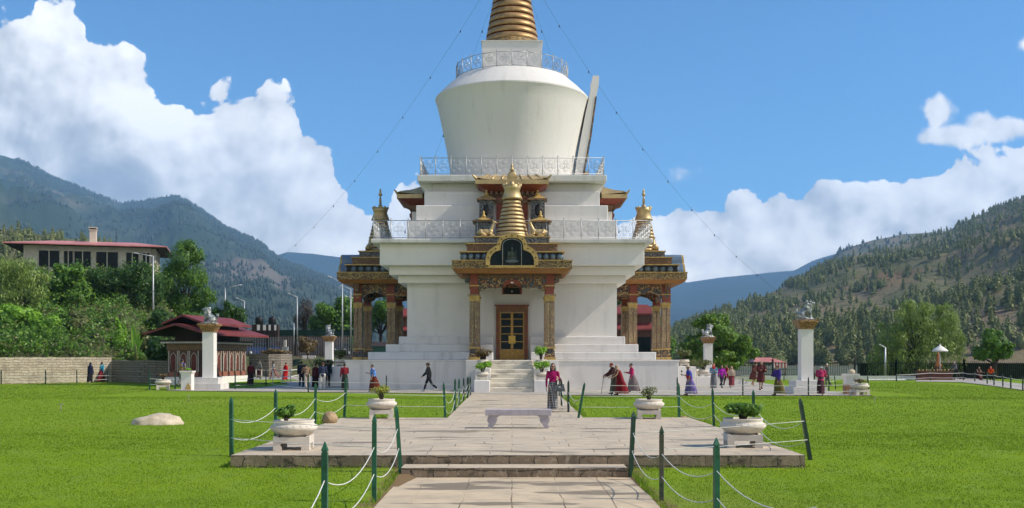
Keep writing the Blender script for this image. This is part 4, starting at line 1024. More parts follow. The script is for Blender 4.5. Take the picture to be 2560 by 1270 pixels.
LP = [(-230, 340), (0, 388), (60, 402), (130, 440), (200, 468), (300, 508), (345, 503), (440, 488), (485, 512), (560, 566), (650, 607), (700, 650), (760, 672), (830, 702), (900, 742), (1000, 800), (1120, 850)]
HL, HLn = ridge('mountain', LP, [(-230, 5400), (440, 4900), (700, 4000), (1120, 3200)], 900, M['hill_l'], 220, 60, .12, 60, -8, 1.0, 3.0)
ridge('mountain', [(560, 680), (640, 655), (720, 630), (780, 634), (850, 643), (900, 640), (1000, 652), (1150, 630), (1300, 640)], [(560, 6200), (1300, 6200)], 3600, M['hill_f'], 90, 24, .05, 120, 0, 1, 9.0, 1.1)
ridge('mountain', [(1300, 690), (1500, 690), (1640, 700), (1720, 706), (1800, 694), (1900, 684), (1985, 676), (2035, 650), (2090, 634), (2200, 612), (2400, 600)], [(1300, 6800), (2400, 6400)], 3200, M['hill_f'], 120, 28, .06, 120, 0, 1, 12.0, 1.1)
ML, MLn = ridge('hill', [(-500, 540), (-100, 560), (0, 573), (60, 580), (130, 592), (250, 606), (340, 650), (420, 720)], [(-500, 620), (420, 560)], 200, M['hill_r'], 70, 24, .06, 30, 0, .9, 15.0)

# trees on the slopes: the largest are single objects, the far wood is one mass
def tiny_tree(kind, seed, n, fl=1.15):
    """unit-height tree made of leaf flakes round a hidden stem"""
    r = np.random.RandomState(seed); h = r.rand(n) ** .8
    if kind == 'pine': rad = .20 * (1.02 - h) ** .75 + .015; zz = .10 + .9 * h
    else: rad = .30 * np.sqrt(np.clip(1 - (2 * h - .92) ** 2, .02, 1)); zz = .12 + .86 * h
    a = r.rand(n) * 6.283; k = rad * (.55 + .5 * r.rand(n)); P = np.stack([np.cos(a) * k, np.sin(a) * k, zz], 1)
    N = np.stack([np.cos(a), np.sin(a), .5 + 0 * a], 1); s = .17 * (1.15 - .6 * h)
    V, Fc = leaf_quads(P, N, s * fl, .8, .3, seed)
    core = MB(); core.lathe([(.02, 0), (.02, .12), (.11 if kind == 'pine' else .17, .2), (.09 if kind == 'pine' else .19, .5), (.03, .86), (.002, .95)], 6)
    cf = [f if len(f) == 4 else (f + f[-1:])[:4] for f in core.f if len(f) >= 3 and len(f) <= 4]
    Vc = np.array(core.v); Fc2 = np.array([f for f in cf if len(f) == 4])
    return np.concatenate([V, Vc]), np.concatenate([Fc, Fc2 + len(V)])
TMPL = [tiny_tree('pine', 1, 90, .82), tiny_tree('pine', 2, 80, .86), tiny_tree('round', 3, 100, .78), tiny_tree('pine', 4, 90, .85)]
TMPB = [tiny_tree('pine', 11, 420, .58), tiny_tree('pine', 12, 380, .6), tiny_tree('round', 13, 460, .55)]
TMPS = [tiny_tree('pine', 21, 9), tiny_tree('round', 22, 9)]
def hillmat_tree(name, a, b_, c_): return leaf_material(name, a, b_, c_, .12, .6)
M['pine'] = hillmat_tree('pine_needles', (.075, .10, .022), (.14, .168, .042), (.215, .235, .075))
M['pine_far'] = hillmat_tree('far_needles', (.022, .040, .022), (.034, .056, .028), (.052, .075, .036))
def scatter(grid, nt, n, seed, tlo, thi, dens=None, umin=0, umax=1):
    r = np.random.RandomState(seed); out_ = []; nu = grid.shape[1]
    while len(out_) < n:
        t_ = tlo + (thi - tlo) * r.rand(); i = (umin + (umax - umin) * r.rand()) * (nu - 1.001); j = t_ * (nt - 1.001)
        i0, j0 = int(i), int(j); fi, fj = i - i0, j - j0
        p = (grid[j0, i0] * (1 - fi) + grid[j0, i0 + 1] * fi) * (1 - fj) + (grid[j0 + 1, i0] * (1 - fi) + grid[j0 + 1, i0 + 1] * fi) * fj
        if dens is not None and r.rand() > dens(p): continue
        out_.append(p)
    return np.array(out_)
BARE = [(1960, 738, 95, 20), (2150, 645, 90, 12), (2300, 668, 70, 14), (2080, 800, 70, 18), (2450, 705, 90, 20), (2230, 745, 70, 16), (2520, 800, 60, 20), (1900, 790, 40, 10)]
def dens_r(p):
    u_, v_ = 1280 + F * p[0] / p[1], VH - F * (p[2] - HC) / p[1]
    for (a, b_, c, e) in BARE:
        if ((u_ - a) / c) ** 2 + ((v_ - b_) / e) ** 2 < .75 + .5 * mnoise.noise((u_ / 25, v_ / 12, 3)): return .02
    k = .42 + 1.1 * fbm(p[0] / 38, p[1] / 80, 4.4, 3) + .7 * fbm(p[0] / 160, p[1] / 260, 1.4, 3)
    return min(max(k, .03), 1)
def forest(name, label, P, hmin, hmax, tm, m, seed):
    r = np.random.RandomState(seed); Vs, Fs, o = [], [], 0
    for p in P:
        V, Fc = tm[r.randint(len(tm))]; h = hmin + (hmax - hmin) * r.rand() ** 1.3; a = r.rand() * 6.283; w = h * (.85 + .4 * r.rand())
        c, s = math.cos(a), math.sin(a)
        Vs.append(np.stack([(V[:, 0] * c - V[:, 1] * s) * w + p[0], (V[:, 0] * s + V[:, 1] * c) * w + p[1], V[:, 2] * h + p[2] - h * .04], 1)); Fs.append(Fc + o); o += len(V)
    tag(link(name, fast_mesh(name, np.concatenate(Vs), np.concatenate(Fs), m)), label, 'forest', kind='stuff')
PT = scatter(HR, HRn, 5200, 5, .04, 1.0, dens_r, .08, .97)
dist = np.hypot(PT[:, 0], PT[:, 1]); order = np.argsort(dist)
near = [i for i in order if -.02 < PT[i, 2] / 400 and PT[i, 0] / PT[i, 1] < .53][:110]
forest('forest', 'pine wood thinning out over the dry right hillside', PT[[i for i in order if i not in set(near)]], 3.6, 10.5, TMPL, M['pine'], 6)
forest('forest', 'pines on the hump behind the right hillside', scatter(HB, HBn, 700, 8, .35, 1.0), 10, 17, TMPS, M['pine_far'], 9)
tm_mesh = []
for V, Fc in TMPB: tm_mesh.append(fast_mesh('crown', V, Fc, M['pine']))
for k, i in enumerate(near):
    p = PT[i]; h = rnd.uniform(6.5, 11); o = link('pine_tree', tm_mesh[k % 3], None, (p[0], p[1], p[2] - .4)); o.scale = (h * rnd.uniform(.9, 1.3), h * rnd.uniform(.9, 1.3), h); o.rotation_euler = (0, 0, rnd.uniform(0, 6))
    tag(o, 'small green pine at the foot of the dry right hillside beyond the fence', 'pine tree', 'pines at the foot of the right hillside')
def dens_l(p): return min(max(.40 + 1.7 * fbm(p[0] / 260, p[1] / 420, 2.4, 4), .03), 1)
forest('forest', 'dark conifer forest covering the left mountain below the cloud', np.concatenate([scatter(HL, HLn, 7500, 15, .12, 1.0, dens_l, .2, .97), scatter(HL, HLn, 900, 16, .965, 1.0, None, .5, .95)]), 9, 19, TMPS, M['pine_far'], 17)
forest('forest', 'scrubby trees on the low rise behind the red roofed house', scatter(ML, MLn, 420, 18, .3, 1.0), 4, 8, TMPL, M['pine'], 19)

# ================================================================ left bank, its wall, house and pavilion
def bank_z(x, y):
    s = min(max((-x / y - .315 + .05 * min(max((y - 88) / 20, 0), 1)) / .10, 0), 1); s = s * s * (3 - 2 * s)
    yl = min(max(79, 77.2 + (x + 38.2) * 1.03), 84.5); k = min(max((y - yl) / 32, 0), 1)
    if y < yl - .01: s = 0
    hi = 1.9 + 9.3 * k
    pl = 2.2 * min(max((y - 106) / 5, 0), 1) if x > -34 else 0
    return max(hi * s, pl, 0) + .25 * fbm(x / 5, y / 5, 1, 3) * s - .05
m, t, bs, co, out = new_mat('bank_earth')
n = t.noise(co, .5, 6, .65)
t.link(t.ramp(n, [(.3, (.035, .055, .015)), (.5, (.07, .085, .025)), (.65, (.13, .10, .055)), (.8, (.20, .16, .10))]), bs.inputs['Base Color']); bs.inputs['Roughness'].default_value = .95
bumped(t, bs, t.noise(co, 3, 6, .7), .6, .1); M['bank'] = m
xs = np.linspace(-95, -4, 70); ys = np.linspace(78.6, 150, 50)
V = np.array([(x, y, bank_z(x, y)) for y in ys for x in xs]); nx = len(xs)
Fq = np.array([(j * nx + i, j * nx + i + 1, (j + 1) * nx + i + 1, (j + 1) * nx + i) for j in range(len(ys) - 1) for i in range(nx - 1)])
tag(link('bank', fast_mesh('bank', V, Fq, M['bank'], True)), None, kind='structure')

def undergrowth(N, seed, fn, size, h, m, label):
    r = np.random.RandomState(seed); P = []
    while len(P) < N:
        y = 79.2 + 40 * r.rand() ** 1.3; x = -y * (.325 + .26 * r.rand())
        k = .5 + 1.1 * fbm(x / 4, y / 4, seed, 3)
        if r.rand() > k: continue
        z = bank_z(x, y)
        if z < 1.2: continue
        kk = max(0, fbm(x / 2.2, y / 2.2, seed + 3, 3) + .28) * 2.4
        P.append((x, y, z + r.rand() ** .8 * h * min(kk, 1.7)))
    P = np.array(P); N_ = nrs.normal(0, .8, (len(P), 3)) + np.array([.1, -.3, .35]); V, Fc = leaf_quads(P, N_, np.full(len(P), size), .5, 0, seed)
    tag(link('undergrowth', fast_mesh('undergrowth', V, Fc, m)), label, 'undergrowth', kind='stuff')
undergrowth(26000, 41, None, .30, 1.5, L_['green'], 'tangled green undergrowth covering the left bank')
undergrowth(9000, 42, None, .30, 1.1, L_['olive'], 'olive and dry undergrowth among the green on the left bank')
def stonework(name, c1, c2, mort, bw, rh, ms=.02, jit=.25):
    m, t, bs, co, out = new_mat(name); x, y, z = t.sep(co)
    wv = t.math('MULTIPLY', t.math('SUBTRACT', t.noise(co, 2.2, 3, .5), .5), jit)
    br = t.n('ShaderNodeTexBrick'); br.offset = .43; br.squash = 1.6; br.squash_frequency = 2
    t.link(t.comb(t.math('ADD', t.math('ADD', x, t.math('MULTIPLY', y, .9)), t.math('MULTIPLY', wv, 1.2)), t.math('ADD', z, t.math('MULTIPLY', wv, .55))), br.inputs['Vector'])
    br.inputs['Scale'].default_value = 1; br.inputs['Brick Width'].default_value = bw; br.inputs['Row Height'].default_value = rh; br.inputs['Mortar Size'].default_value = ms; br.inputs['Mortar Smooth'].default_value = .35; br.inputs['Bias'].default_value = -.15
    for k_, c_ in (('Color1', c1), ('Color2', c2), ('Mortar', mort)): br.inputs[k_].default_value = (*c_, 1)
    c = t.mixc(t.sstep(t.noise(co, 1.3, 5, .6), .45, .75), br.outputs[0], tuple(a * .62 for a in c1))
    c = t.mixc(t.sstep(t.noise(co, 4.2, 4, .6), .58, .7), c, c2)
    t.link(c, bs.inputs['Base Color']); bs.inputs['Roughness'].default_value = .9
    bumped(t, bs, t.math('ADD', t.math('MULTIPLY', br.outputs[1], -1.2), t.math('MULTIPLY', t.noise(co, 6, 6, .7), .7)), .9, .07)
    return m
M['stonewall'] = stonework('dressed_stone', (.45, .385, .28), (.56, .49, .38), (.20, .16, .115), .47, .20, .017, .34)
M['shaded_stone'] = stonework('dark_shaded_stone', (.21, .19, .145), (.15, .145, .105), (.05, .035, .025), .5, .2, .02)  # shade on the wall's second stretch, put into a darker stone colour
M['rubble'] = stonework('rubble_stone', (.36, .31, .24), (.26, .22, .17), (.055, .045, .035), .42, .17, .03, .4)
def wall(name, label, pts, z0, z1, th, m, cap=None, cat='wall'):
    b = MB(); n = len(pts); P = [Vector((x, y, 0)) for x, y in pts]; off = []
    for i in range(n):
        d = (P[min(i + 1, n - 1)] - P[max(i - 1, 0)]).normalized(); off.append(Vector((-d.y, d.x, 0)) * th)
    V = []
    for i in range(n):
        z1i = z1 + .05 * mnoise.noise((P[i].x * .6, P[i].y * .6, 1))
        for q, z in ((P[i], z0), (P[i] + off[i], z0), (P[i] + off[i], z1i), (P[i], z1i)): V.append((q.x, q.y, z))
    fs = []
    for i in range(n - 1):
        for k in range(4): fs.append((i * 4 + k, i * 4 + (k + 1) % 4, (i + 1) * 4 + (k + 1) % 4, (i + 1) * 4 + k))
    fs += [(0, 3, 2, 1), ((n - 1) * 4, (n - 1) * 4 + 1, (n - 1) * 4 + 2, (n - 1) * 4 + 3)]
    b.add(V, fs); return tag(b.build(name, m, fixn=True), label, cat)
wp = lambda u, d: ((u - 1280) * d / F, d)
def dense(pts, k=10):
    o = []
    for p, q in zip(pts, pts[1:]): o += [(p[0] + (q[0] - p[0]) * i / k, p[1] + (q[1] - p[1]) * i / k) for i in range(k)]
    return o + [pts[-1]]
wall('stone_wall', 'long pale dressed stone retaining wall at the left edge of the lawn', dense([(-50, 63.5), (-38.2, 75.6), (-32.6, 81.4)], 24), -.3, 2.0, .5, M['stonewall'])
wall('stone_wall', 'shaded stretch of stone wall between the sunlit wall and the pavilion', dense([(-32.58, 81.4), wp(352, 77.5), wp(425, 77.0)]), -.3, 1.75, .5, M['shaded_stone'])
wall('stone_wall', 'bulging rubble retaining wall right of the pavilion', dense([wp(622, 106), wp(640, 102.5), wp(672, 100.5), wp(702, 101), wp(724, 104), wp(732, 109)], 5), -.2, 2.35, .6, M['rubble'])
wall('stone_wall', 'long low rubble wall behind the crowd left of the stupa', dense([wp(738, 111), wp(800, 111), wp(905, 110)], 8), -.2, 2.25, .6, M['rubble'])

def tree(name, label, d, blobs, base, n, leaf, mt, droop=0.0, asp=.5, cat='tree', group=None, shell=.5, trunk=.22, sub=6, depth=1.0):
    """blobs in photo pixels at distance d; every blob is broken into lumps, so the outline stays uneven"""
    SEED[0] += 1; q = random.Random(SEED[0]); o = W(base[0], base[1], d); k = d / F; root = empty(name, o); tag(root, label, cat, group); bl = []
    for (u, v, ru, rv) in blobs:
        c = W(u, v, d) - o; r3 = (ru * k, ru * k * depth, rv * k)
        bl.append((tuple(c), tuple(a * .90 for a in r3)))
        for i in range(sub):
            dv = Vector((q.gauss(0, 1), q.gauss(0, 1), q.gauss(0, 1) + .25)).normalized(); f = q.uniform(.30, .52)
            bl.append((tuple(c + Vector((dv.x * r3[0], dv.y * r3[1], dv.z * r3[2])) * q.uniform(.62, .95)), tuple(a * f for a in r3)))
    P, N = blob_points(bl, int(n * 1.5), SEED[0], shell)
    if droop:                                          # hanging strands
        r = np.random.RandomState(SEED[0]); m_ = r.rand(len(P)) < .5; P[m_, 2] -= r.rand(m_.sum()) * droop * 1.6
    V, Fc = leaf_quads(P, N, np.full(len(P), leaf), asp, droop, SEED[0]); keep = V.reshape(-1, 4, 3)[:, :, 2].min(1) > -.4
    link('crown', fast_mesh('crown', V, Fc[keep], L_[mt]), root)
    b = MB(); top = max(c[2] for c, _ in bl)
    main = [(0, 0, -.6), (q.uniform(-.2, .2), q.uniform(-.2, .2), top * .3), (q.uniform(-.4, .4) + bl[0][0][0] * .3, 0, top * .6)]
    b.tube(main, [trunk, trunk * .75, trunk * .45], 8)
    for c, _ in bl[::2]: b.tube([main[1], (c[0] * .5, c[1] * .5, top * .3 + (c[2] - top * .3) * .55), c], [trunk * .42, trunk * .25, trunk * .06], 5)
    link_t = b.build('trunk', M['bark'], root)
    return root
L_['lush'] = leaf_material('leaf_lush', (.065, .135, .016), (.12, .235, .026), (.21, .33, .045))
tree('broadleaf_tree', 'broad bright green tree behind the smaller right lion pillar', 90.5, [(1792, 842, 62, 50), (1735, 868, 48, 42), (1846, 878, 42, 40), (1800, 905, 75, 30), (1775, 812, 42, 26)], (1785, 944), 15000, .31, 'lush', group=None)
tree('broadleaf_tree', 'green tree seen between the columns of the right porch', 118, [(1556, 762, 26, 30), (1600, 850, 45, 45), (1655, 870, 40, 48), (1650, 815, 26, 28)], (1610, 930), 4200, .38, 'green')
tree('willow_tree', 'big weeping willow behind the iron fence on the right', 96, [(2285, 795, 48, 42), (2368, 795, 42, 42), (2225, 840, 42, 44), (2320, 850, 60, 44), (2200, 890, 28, 40), (2270, 890, 50, 36), (2385, 850, 28, 50)], (2290, 942), 17000, .27, 'willow', 1.5, .26)
tree('broadleaf_tree', 'small round leafy tree right of the white parasol', 94, [(2487, 862, 40, 34), (2462, 880, 28, 22), (2512, 880, 26, 24)], (2487, 945), 3600, .36, 'green')
tree('broadleaf_tree', 'dark green tree left of the left porch behind the lamp posts', 138, [(825, 790, 42, 44), (870, 770, 36, 44), (800, 810, 30, 30), (850, 815, 40, 30)], (845, 855), 4500, .5, 'green')
tree('bare_tree', 'leafless grey brown tree standing beside the dark green tree', 145, [(762, 785, 24, 40), (778, 800, 20, 30), (748, 805, 16, 26)], (762, 845), 1500, .5, 'bare', 0, .12, trunk=.3)
tree('broadleaf_tree', 'green tree seen between the columns of the left porch', 122, [(955, 775, 34, 44), (925, 800, 30, 40), (985, 790, 28, 40)], (955, 880), 3600, .42, 'green')
tree('feathery_tree', 'tall feathery bright green tree right of the red roofed house', 106, [(455, 640, 44, 42), (490, 690, 40, 44), (430, 705, 40, 50), (505, 745, 32, 42), (460, 760, 50, 40)], (462, 845), 9500, .32, 'green', .35, .3)
tree('feathery_tree', 'dark spreading tree in front of the red roofed house', 99, [(330, 690, 62, 44), (270, 705, 50, 44), (378, 735, 40, 40), (300, 750, 66, 34), (230, 735, 40, 36)], (320, 830), 8500, .34, 'dark', .25, .34)
tree('broadleaf_tree', 'mid green tree left of the dark spreading tree', 97, [(170, 690, 46, 38), (140, 735, 48, 38), (205, 730, 40, 40), (180, 770, 50, 26)], (170, 835), 5200, .36, 'green', .2)
tree('willow_tree', 'pale olive weeping willow at the left edge before the house', 94, [(70, 690, 46, 44), (15, 690, 44, 48), (95, 735, 34, 34), (30, 745, 50, 34)], (45, 825), 6500, .30, 'willow', 1.3, .24)
tree('palm_tree', 'dark spiky palm behind the pavilion roof', 96, [(575, 775, 26, 20), (552, 790, 26, 16), (600, 790, 20, 16)], (575, 880), 900, .95, 'dark', .4, .12, shell=.2)
SH = [(50, 785, 58, 30, 88, 'bright', 'bright green climbing shrub below the willow at the left edge'), (118, 820, 42, 36, 86, 'bright', 'tall bright green shrub on the bank above the wall'), (28, 860, 34, 26, 83, 'dry', 'reddish dry shrub on the bank at the left edge'),
      (196, 812, 44, 36, 87, 'olive', 'grey green shrub in the middle of the bank'), (228, 858, 36, 30, 86, 'dark', 'dark green shrub above the middle of the stone wall'), (160, 874, 36, 18, 83.5, 'green', 'low green shrub just above the stone wall'),
      (300, 838, 17, 40, 86, 'bright', 'narrow upright yellow green shrub on the bank'), (95, 878, 40, 15, 81.5, 'bright', 'low bright shrub along the wall top at the left'), (268, 880, 30, 15, 85.5, 'olive', 'low olive shrub along the wall top'),
      (398, 872, 36, 42, 80.5, 'dark', 'dark shrub beside the left end of the pavilion'), (362, 850, 20, 32, 87, 'olive', 'olive shrub behind the banana plant'), (60, 835, 34, 26, 85, 'green', 'leafy green shrub between the white gate pillars'),
      (330, 885, 24, 15, 85, 'green', 'low green shrub above the shaded stone wall'), (10, 812, 26, 26, 86, 'green', 'green shrub by the pale fence at the left edge'), (255, 815, 34, 26, 90, 'dark', 'dark shrub before the iron fence on the bank'),
      (410, 800, 40, 30, 96, 'dark', 'dark shrub under the feathery tree'), (480, 800, 40, 26, 98, 'green', 'green shrub behind the lion pillar'), (768, 862, 26, 22, 109, 'dry', 'dry straw coloured grass clump on the rubble wall'), (690, 879, 40, 6, 104, 'dry', 'dry grass edge along the bulging rubble wall'), (885, 855, 16, 16, 118, 'green', 'small green shrub behind the left porch'), (150, 800, 44, 26, 89, 'green', 'leafy shrub below the mid green tree')]
for (u, v, ru, rv, d, mt, lb) in SH:
    tree('shrub', lb, d, [(u, v, ru, rv), (u - ru * .4, v + rv * .4, ru * .6, rv * .6), (u + ru * .4, v + rv * .4, ru * .6, rv * .6)], (u, v + rv), int(900 + ru * rv * .9), .27, mt, 0, .5, 'shrub', None, .45, .05, 4)
for u, l in ((12, 'left'), (42, 'right')):
    p = W(u, 862, 84.5); b = MB(); b.box(-.28, .28, -.25, .25, -1.2, 1.0); b.fr((0, 0), (.33, .3), (.33, .3), 1.001, 1.08); tag(bevel_mod(b.build('gate_pillar', M['white_old'], None, p), .02), 'white gate pillar on the bank, %s of the two near the left edge' % l, 'pillar')
p = W(50, 885, 83); b = MB(); b.box(-.9, .7, 0, .5, -.6, 1.1); tag(b.build('stone_block', M['rubble'], None, p), 'rubble stone pier on the bank below the white gate pillars', 'pier')
p = W(245, 882, 85.5); b = MB(); b.box(-.5, .5, 0, .5, -.6, 1.25); b.box(-.3, -.05, -.1, .3, 1.251, 1.7); tag(b.build('stone_block', M['rubble'], None, p), 'rubble stone pier with a pale block on top in the middle of the bank', 'pier')
ss = empty('shelter', W(-8, 765, 98)); tag(ss, 'small open shelter with a grey metal roof at the left edge', 'shelter'); b = MB(); b.add([(-2, -1.2, 1.2), (1.7, -1.2, 1.35), (1.7, 1.2, 1.0), (-2, 1.2, .9), (-2, -1.2, 1.1), (1.7, -1.2, 1.25), (1.7, 1.2, .9), (-2, 1.2, .8)], [(0, 1, 2, 3), (7, 6, 5, 4), (0, 4, 5, 1), (1, 5, 6, 2), (2, 6, 7, 3), (3, 7, 4, 0)]); b.build('roof', M['pole'], ss)
for x in (-1.6, 1.3): b = MB(); b.tube([(x, -1, -2), (x, -1, 1.2)], .07, 6); b.build('post', M['red_paint'], ss)
# banana plant
bp = empty('banana_plant', W(340, 893, 84)); tag(bp, 'banana plant with one tall pale leaf on the bank left of the pavilion', 'plant')
b = MB()
for (dx, h, wd_, le) in ((-.25, 2.7, .26, -.25), (.35, 1.6, .22, .5), (-.5, 1.4, .2, -.7), (.1, 2.0, .2, .25)):
    n = 9; V = []
    for i in range(n):
        t_ = i / (n - 1); w = wd_ * math.sin(math.pi * min(1, .08 + t_ * .92)) ** .7; x = dx * .3 + le * t_ * t_; z = .5 + (h - .4) * t_ - .25 * abs(le) * t_ ** 3
        V += [(x - w, .12 * t_ - .05, z), (x, .12 * t_ + .05, z), (x + w, .12 * t_ - .05, z)]
    b.add(V, [(i * 3 + k, i * 3 + k + 1, i * 3 + k + 4, i * 3 + k + 3) for i in range(n - 1) for k in (0, 1)], 0, True)
b.build('leaf', L_['bright'], bp)
b = MB(); b.tube([(0, 0, -.4), (0, 0, .7), (-.05, 0, 1.1)], [.12, .09, .04], 8); b.build('stem', L_['olive'], bp)

# red roofed house on the bank
M['roof_red'] = mat('red_tin_roof', (.50, .16, .14), .5, .22, .6, .1, 5, col2=(.60, .25, .22)); M['roof_crimson'] = mat('crimson_tin_roof', (.17, .03, .028), .6, .25, 1, .1, 6, col2=(.225, .045, .04))
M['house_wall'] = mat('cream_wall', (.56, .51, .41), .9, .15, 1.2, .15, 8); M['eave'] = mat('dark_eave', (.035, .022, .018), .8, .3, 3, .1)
hs = empty('house', (-49.5, 118.5, 9.6), R(15)); tag(hs, 'long low cream house with a red tin roof on the left bank', 'house')
hw, hd, hh = 8.0, 6.0, 5.15
b = MB(); b.box(-hw + 1.3, hw - 1.2, -hd + 1.0, hd - 1.0, -6, hh - .05); b.build('wall', M['house_wall'], hs)
b = MB(); V = [(-hw - .6, -hd - .4, hh), (hw + .6, -hd - .4, hh), (hw + .6, hd + .4, hh), (-hw - .6, hd + .4, hh), (-hw + 3.4, 0, hh + 1.0), (hw - 3.4, 0, hh + 1.0)]
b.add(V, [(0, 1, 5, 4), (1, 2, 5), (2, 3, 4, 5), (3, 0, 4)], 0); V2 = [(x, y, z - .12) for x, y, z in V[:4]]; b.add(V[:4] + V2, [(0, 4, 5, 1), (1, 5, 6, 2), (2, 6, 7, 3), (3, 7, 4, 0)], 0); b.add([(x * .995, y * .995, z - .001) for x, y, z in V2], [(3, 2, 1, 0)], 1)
rf = b.build('roof', [M['roof_red'], M['eave']], hs, fixn=False)
b = MB(); b.box(-.35, .35, -.35, .35, -.6, 1.35, 0); b.box(-.42, .42, -.42, .42, 1.351, 1.45, 0); b.box(-.3, .3, -.3, .3, 1.451, 1.62, 1); b.box(-.45, .45, -.45, .45, 1.621, 1.72, 0); b.build('chimney', [M['house_wall'], M['dark']], rf, (.1, -1.6, hh + .75))
b = MB(); b.tube([(0, 0, 0), (0, 0, 1.8)], .03, 5); b.build('aerial', M['dark'], rf, (2.6, -1.6, hh + .7))
for x0, x1, z0 in ((-5.1, -3.0, 2.6), (-2.5, -1.6, 1.6), (-1.4, .3, 2.4), (.9, 3.2, 2.4), (4.1, 5.4, 2.4), (5.9, 6.6, 2.4)):
    b = MB(); b.box(x0, x1, -hd + .9, -hd + .99, z0, 4.45, 0); b.box(x0 - .1, x1 + .1, -hd + .8, -hd + .995, 4.451, 4.6, 1); xm = (x0 + x1) / 2; b.box(xm - .05, xm + .05, -hd + .86, -hd + .899, z0, 4.45, 1); b.build('window', [M['glass_dark'], M['house_wall']], hs)
for y0, y1 in ((-3.6, -2.2), (-.8, .8), (2, 3.4)):
    b = MB(); b.box(hw - 1.19, hw - 1.10, y0, y1, 2.0, 4.4); b.build('window', M['glass_dark'], hs)
for y0 in (-4.2, -1.6, 1.3):
    b = MB(); b.box(hw - 1.15, hw - .75, y0 - .25, y0 + .25, -6, hh - .06); b.build('pillar', M['house_wall'], hs)

# prayer pavilion with its two-tier red roof
pv = empty('pavilion', (-24.6, 79.2, 0), R(-11)); tag(pv, 'prayer wheel pavilion with two crimson roofs left of the lion pillar', 'pavilion')
M['pav_wood'] = mat('brown_painted_wood', (.10, .045, .025), .6, .35, 5, .2); M['pav_panel'] = mat('brick_red_panel', (.26, .10, .065), .7, .25, 4, .15)
xa, xb, ya, yb = -1.0, 1.7, -3.3, 4.3
b = MB(); b.box(xa - .25, xb + .25, ya - .25, yb + .25, -.3, .50); b.build('base', M['white_clean'], pv)
b = MB(); b.box(xa, xb, ya, yb, .501, 3.0, 0)
b.build('wall', M['pav_wood'], pv)
b = MB(); b.box(xa - .06, xb + .06, ya - .06, yb + .06, 2.55, 3.001, 0); b.box(xa - .22, xb + .22, ya - .22, yb + .22, 3.002, 3.18, 1); b.box(xa - .45, xb + .45, ya - .45, yb + .45, 3.181, 3.30, 2)
for i in range(24):
    y = ya - .3 + (yb - ya + .6) * i / 23; b.box(xb + .23, xb + .43, y - .05, y + .05, 3.05, 3.179, 3)
for i in range(16):
    x = xa - .3 + (xb - xa + .6) * i / 15; b.box(x - .05, x + .05, ya - .43, ya - .23, 3.05, 3.179, 3)
b.build('cornice', [M['brown_relief'], M['pav_wood'], M['eave'], M['white_clean']], pv)
def pav_window(px, py, along_y):
    b = MB(); w, z0, z1 = .36, .98, 2.48
    arch = [(-w * .62, z0 + .05), (w * .62, z0 + .05), (w * .62, z1 - .42), (w * .3, z1 - .22), (0, z1 - .14), (-w * .3, z1 - .22), (-w * .62, z1 - .42)]
    b.box(-w, w, -.06, 0, z0 - .1, z1, 0); b.prism(arch, -.075, -.061, 1); b.box(-w, w, -.10, -.002, z0 - .45, z0 - .101, 2)
    for s in (-1, 1): b.box(s * w - .035, s * w + .035, -.11, -.061, z0 - .1, z1, 3)
    b.tube([(x, -.085, z) for x, z in arch], .03, 4, 3, closed=True)
    o = b.build('window', [M['pav_wood'], mat('maroon_lattice', (.12, .025, .018), .7, .4, 9, .2), M['pav_panel'], mat('window_white_trim', (.50, .44, .38), .7, .2, 6, .1)], pv, (px, py, 0), R(90) if along_y else 0)
w0 = None
for i in range(7):
    yy = ya + .62 + (yb - ya - 1.24) * i / 6
    if w0 is None: pav_window(xb + .001, yy, True); w0 = [c for c in bpy.data.objects if c.parent == pv and c.name.startswith('window')][0]
    else: c = w0.copy(); COL.objects.link(c); c.location = (xb + .001, yy, 0)
for i in range(3):
    c = w0.copy(); COL.objects.link(c); c.location = (xa + .5 + (xb - xa - 1.0) * i / 2, ya - .001, 0); c.rotation_euler = (0, 0, 0)
def gable(name, xc, w, y0, y1, ze, zr, fascia=.16):
    b = MB(); V = [(xc - w, y0, ze), (xc, y0, zr), (xc + w, y0, ze), (xc - w, y1, ze), (xc, y1, zr), (xc + w, y1, ze)]; V2 = [(x, y, z - fascia) for x, y, z in V]
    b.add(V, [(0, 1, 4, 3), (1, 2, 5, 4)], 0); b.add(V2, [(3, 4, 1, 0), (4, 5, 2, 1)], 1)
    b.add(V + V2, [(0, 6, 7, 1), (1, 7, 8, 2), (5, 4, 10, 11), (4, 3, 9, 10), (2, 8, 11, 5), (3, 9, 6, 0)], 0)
    return b.build(name, [M['roof_crimson'], M['eave']], pv)
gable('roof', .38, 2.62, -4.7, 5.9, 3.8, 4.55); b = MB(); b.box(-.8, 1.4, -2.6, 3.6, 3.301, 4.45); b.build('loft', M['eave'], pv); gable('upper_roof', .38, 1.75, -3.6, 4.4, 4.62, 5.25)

# lamp posts
def lamp(label, u, vb, vt, au, av, d, r=.09):
    p = W(u, vb, d); h = (vb - vt) * d / F; root = empty('street_lamp', p); tag(root, label, 'street lamp', 'grey lamp posts around the grounds')
    b = MB(); b.tube([(0, 0, -.5), (0, 0, h)], [r, r * .6], 8); b.build('pole', M['pole'], root)
    if au is not None:
        ax, az = (au - u) * d / F, h + (vt - av) * d / F; b = MB(); b.tube([(0, 0, h - .05), (ax * .8, 0, h + (az - h) * .85)], r * .5, 6); b.build('arm', M['pole'], root)
        b = MB(); b.tube([(ax * .72, 0, h + (az - h) * .78), (ax, 0, az)], [.07, .11], 6, flat=(1, .5)); b.build('lamp_head', M['white_clean'], root)
lamp('tall grey lamp post before the red roofed house, arm to the left', 383, 822, 640, 333, 632, 98, .10); lamp('thin armless pole left of the lion pillar', 461, 765, 703, None, None, 115, .07)
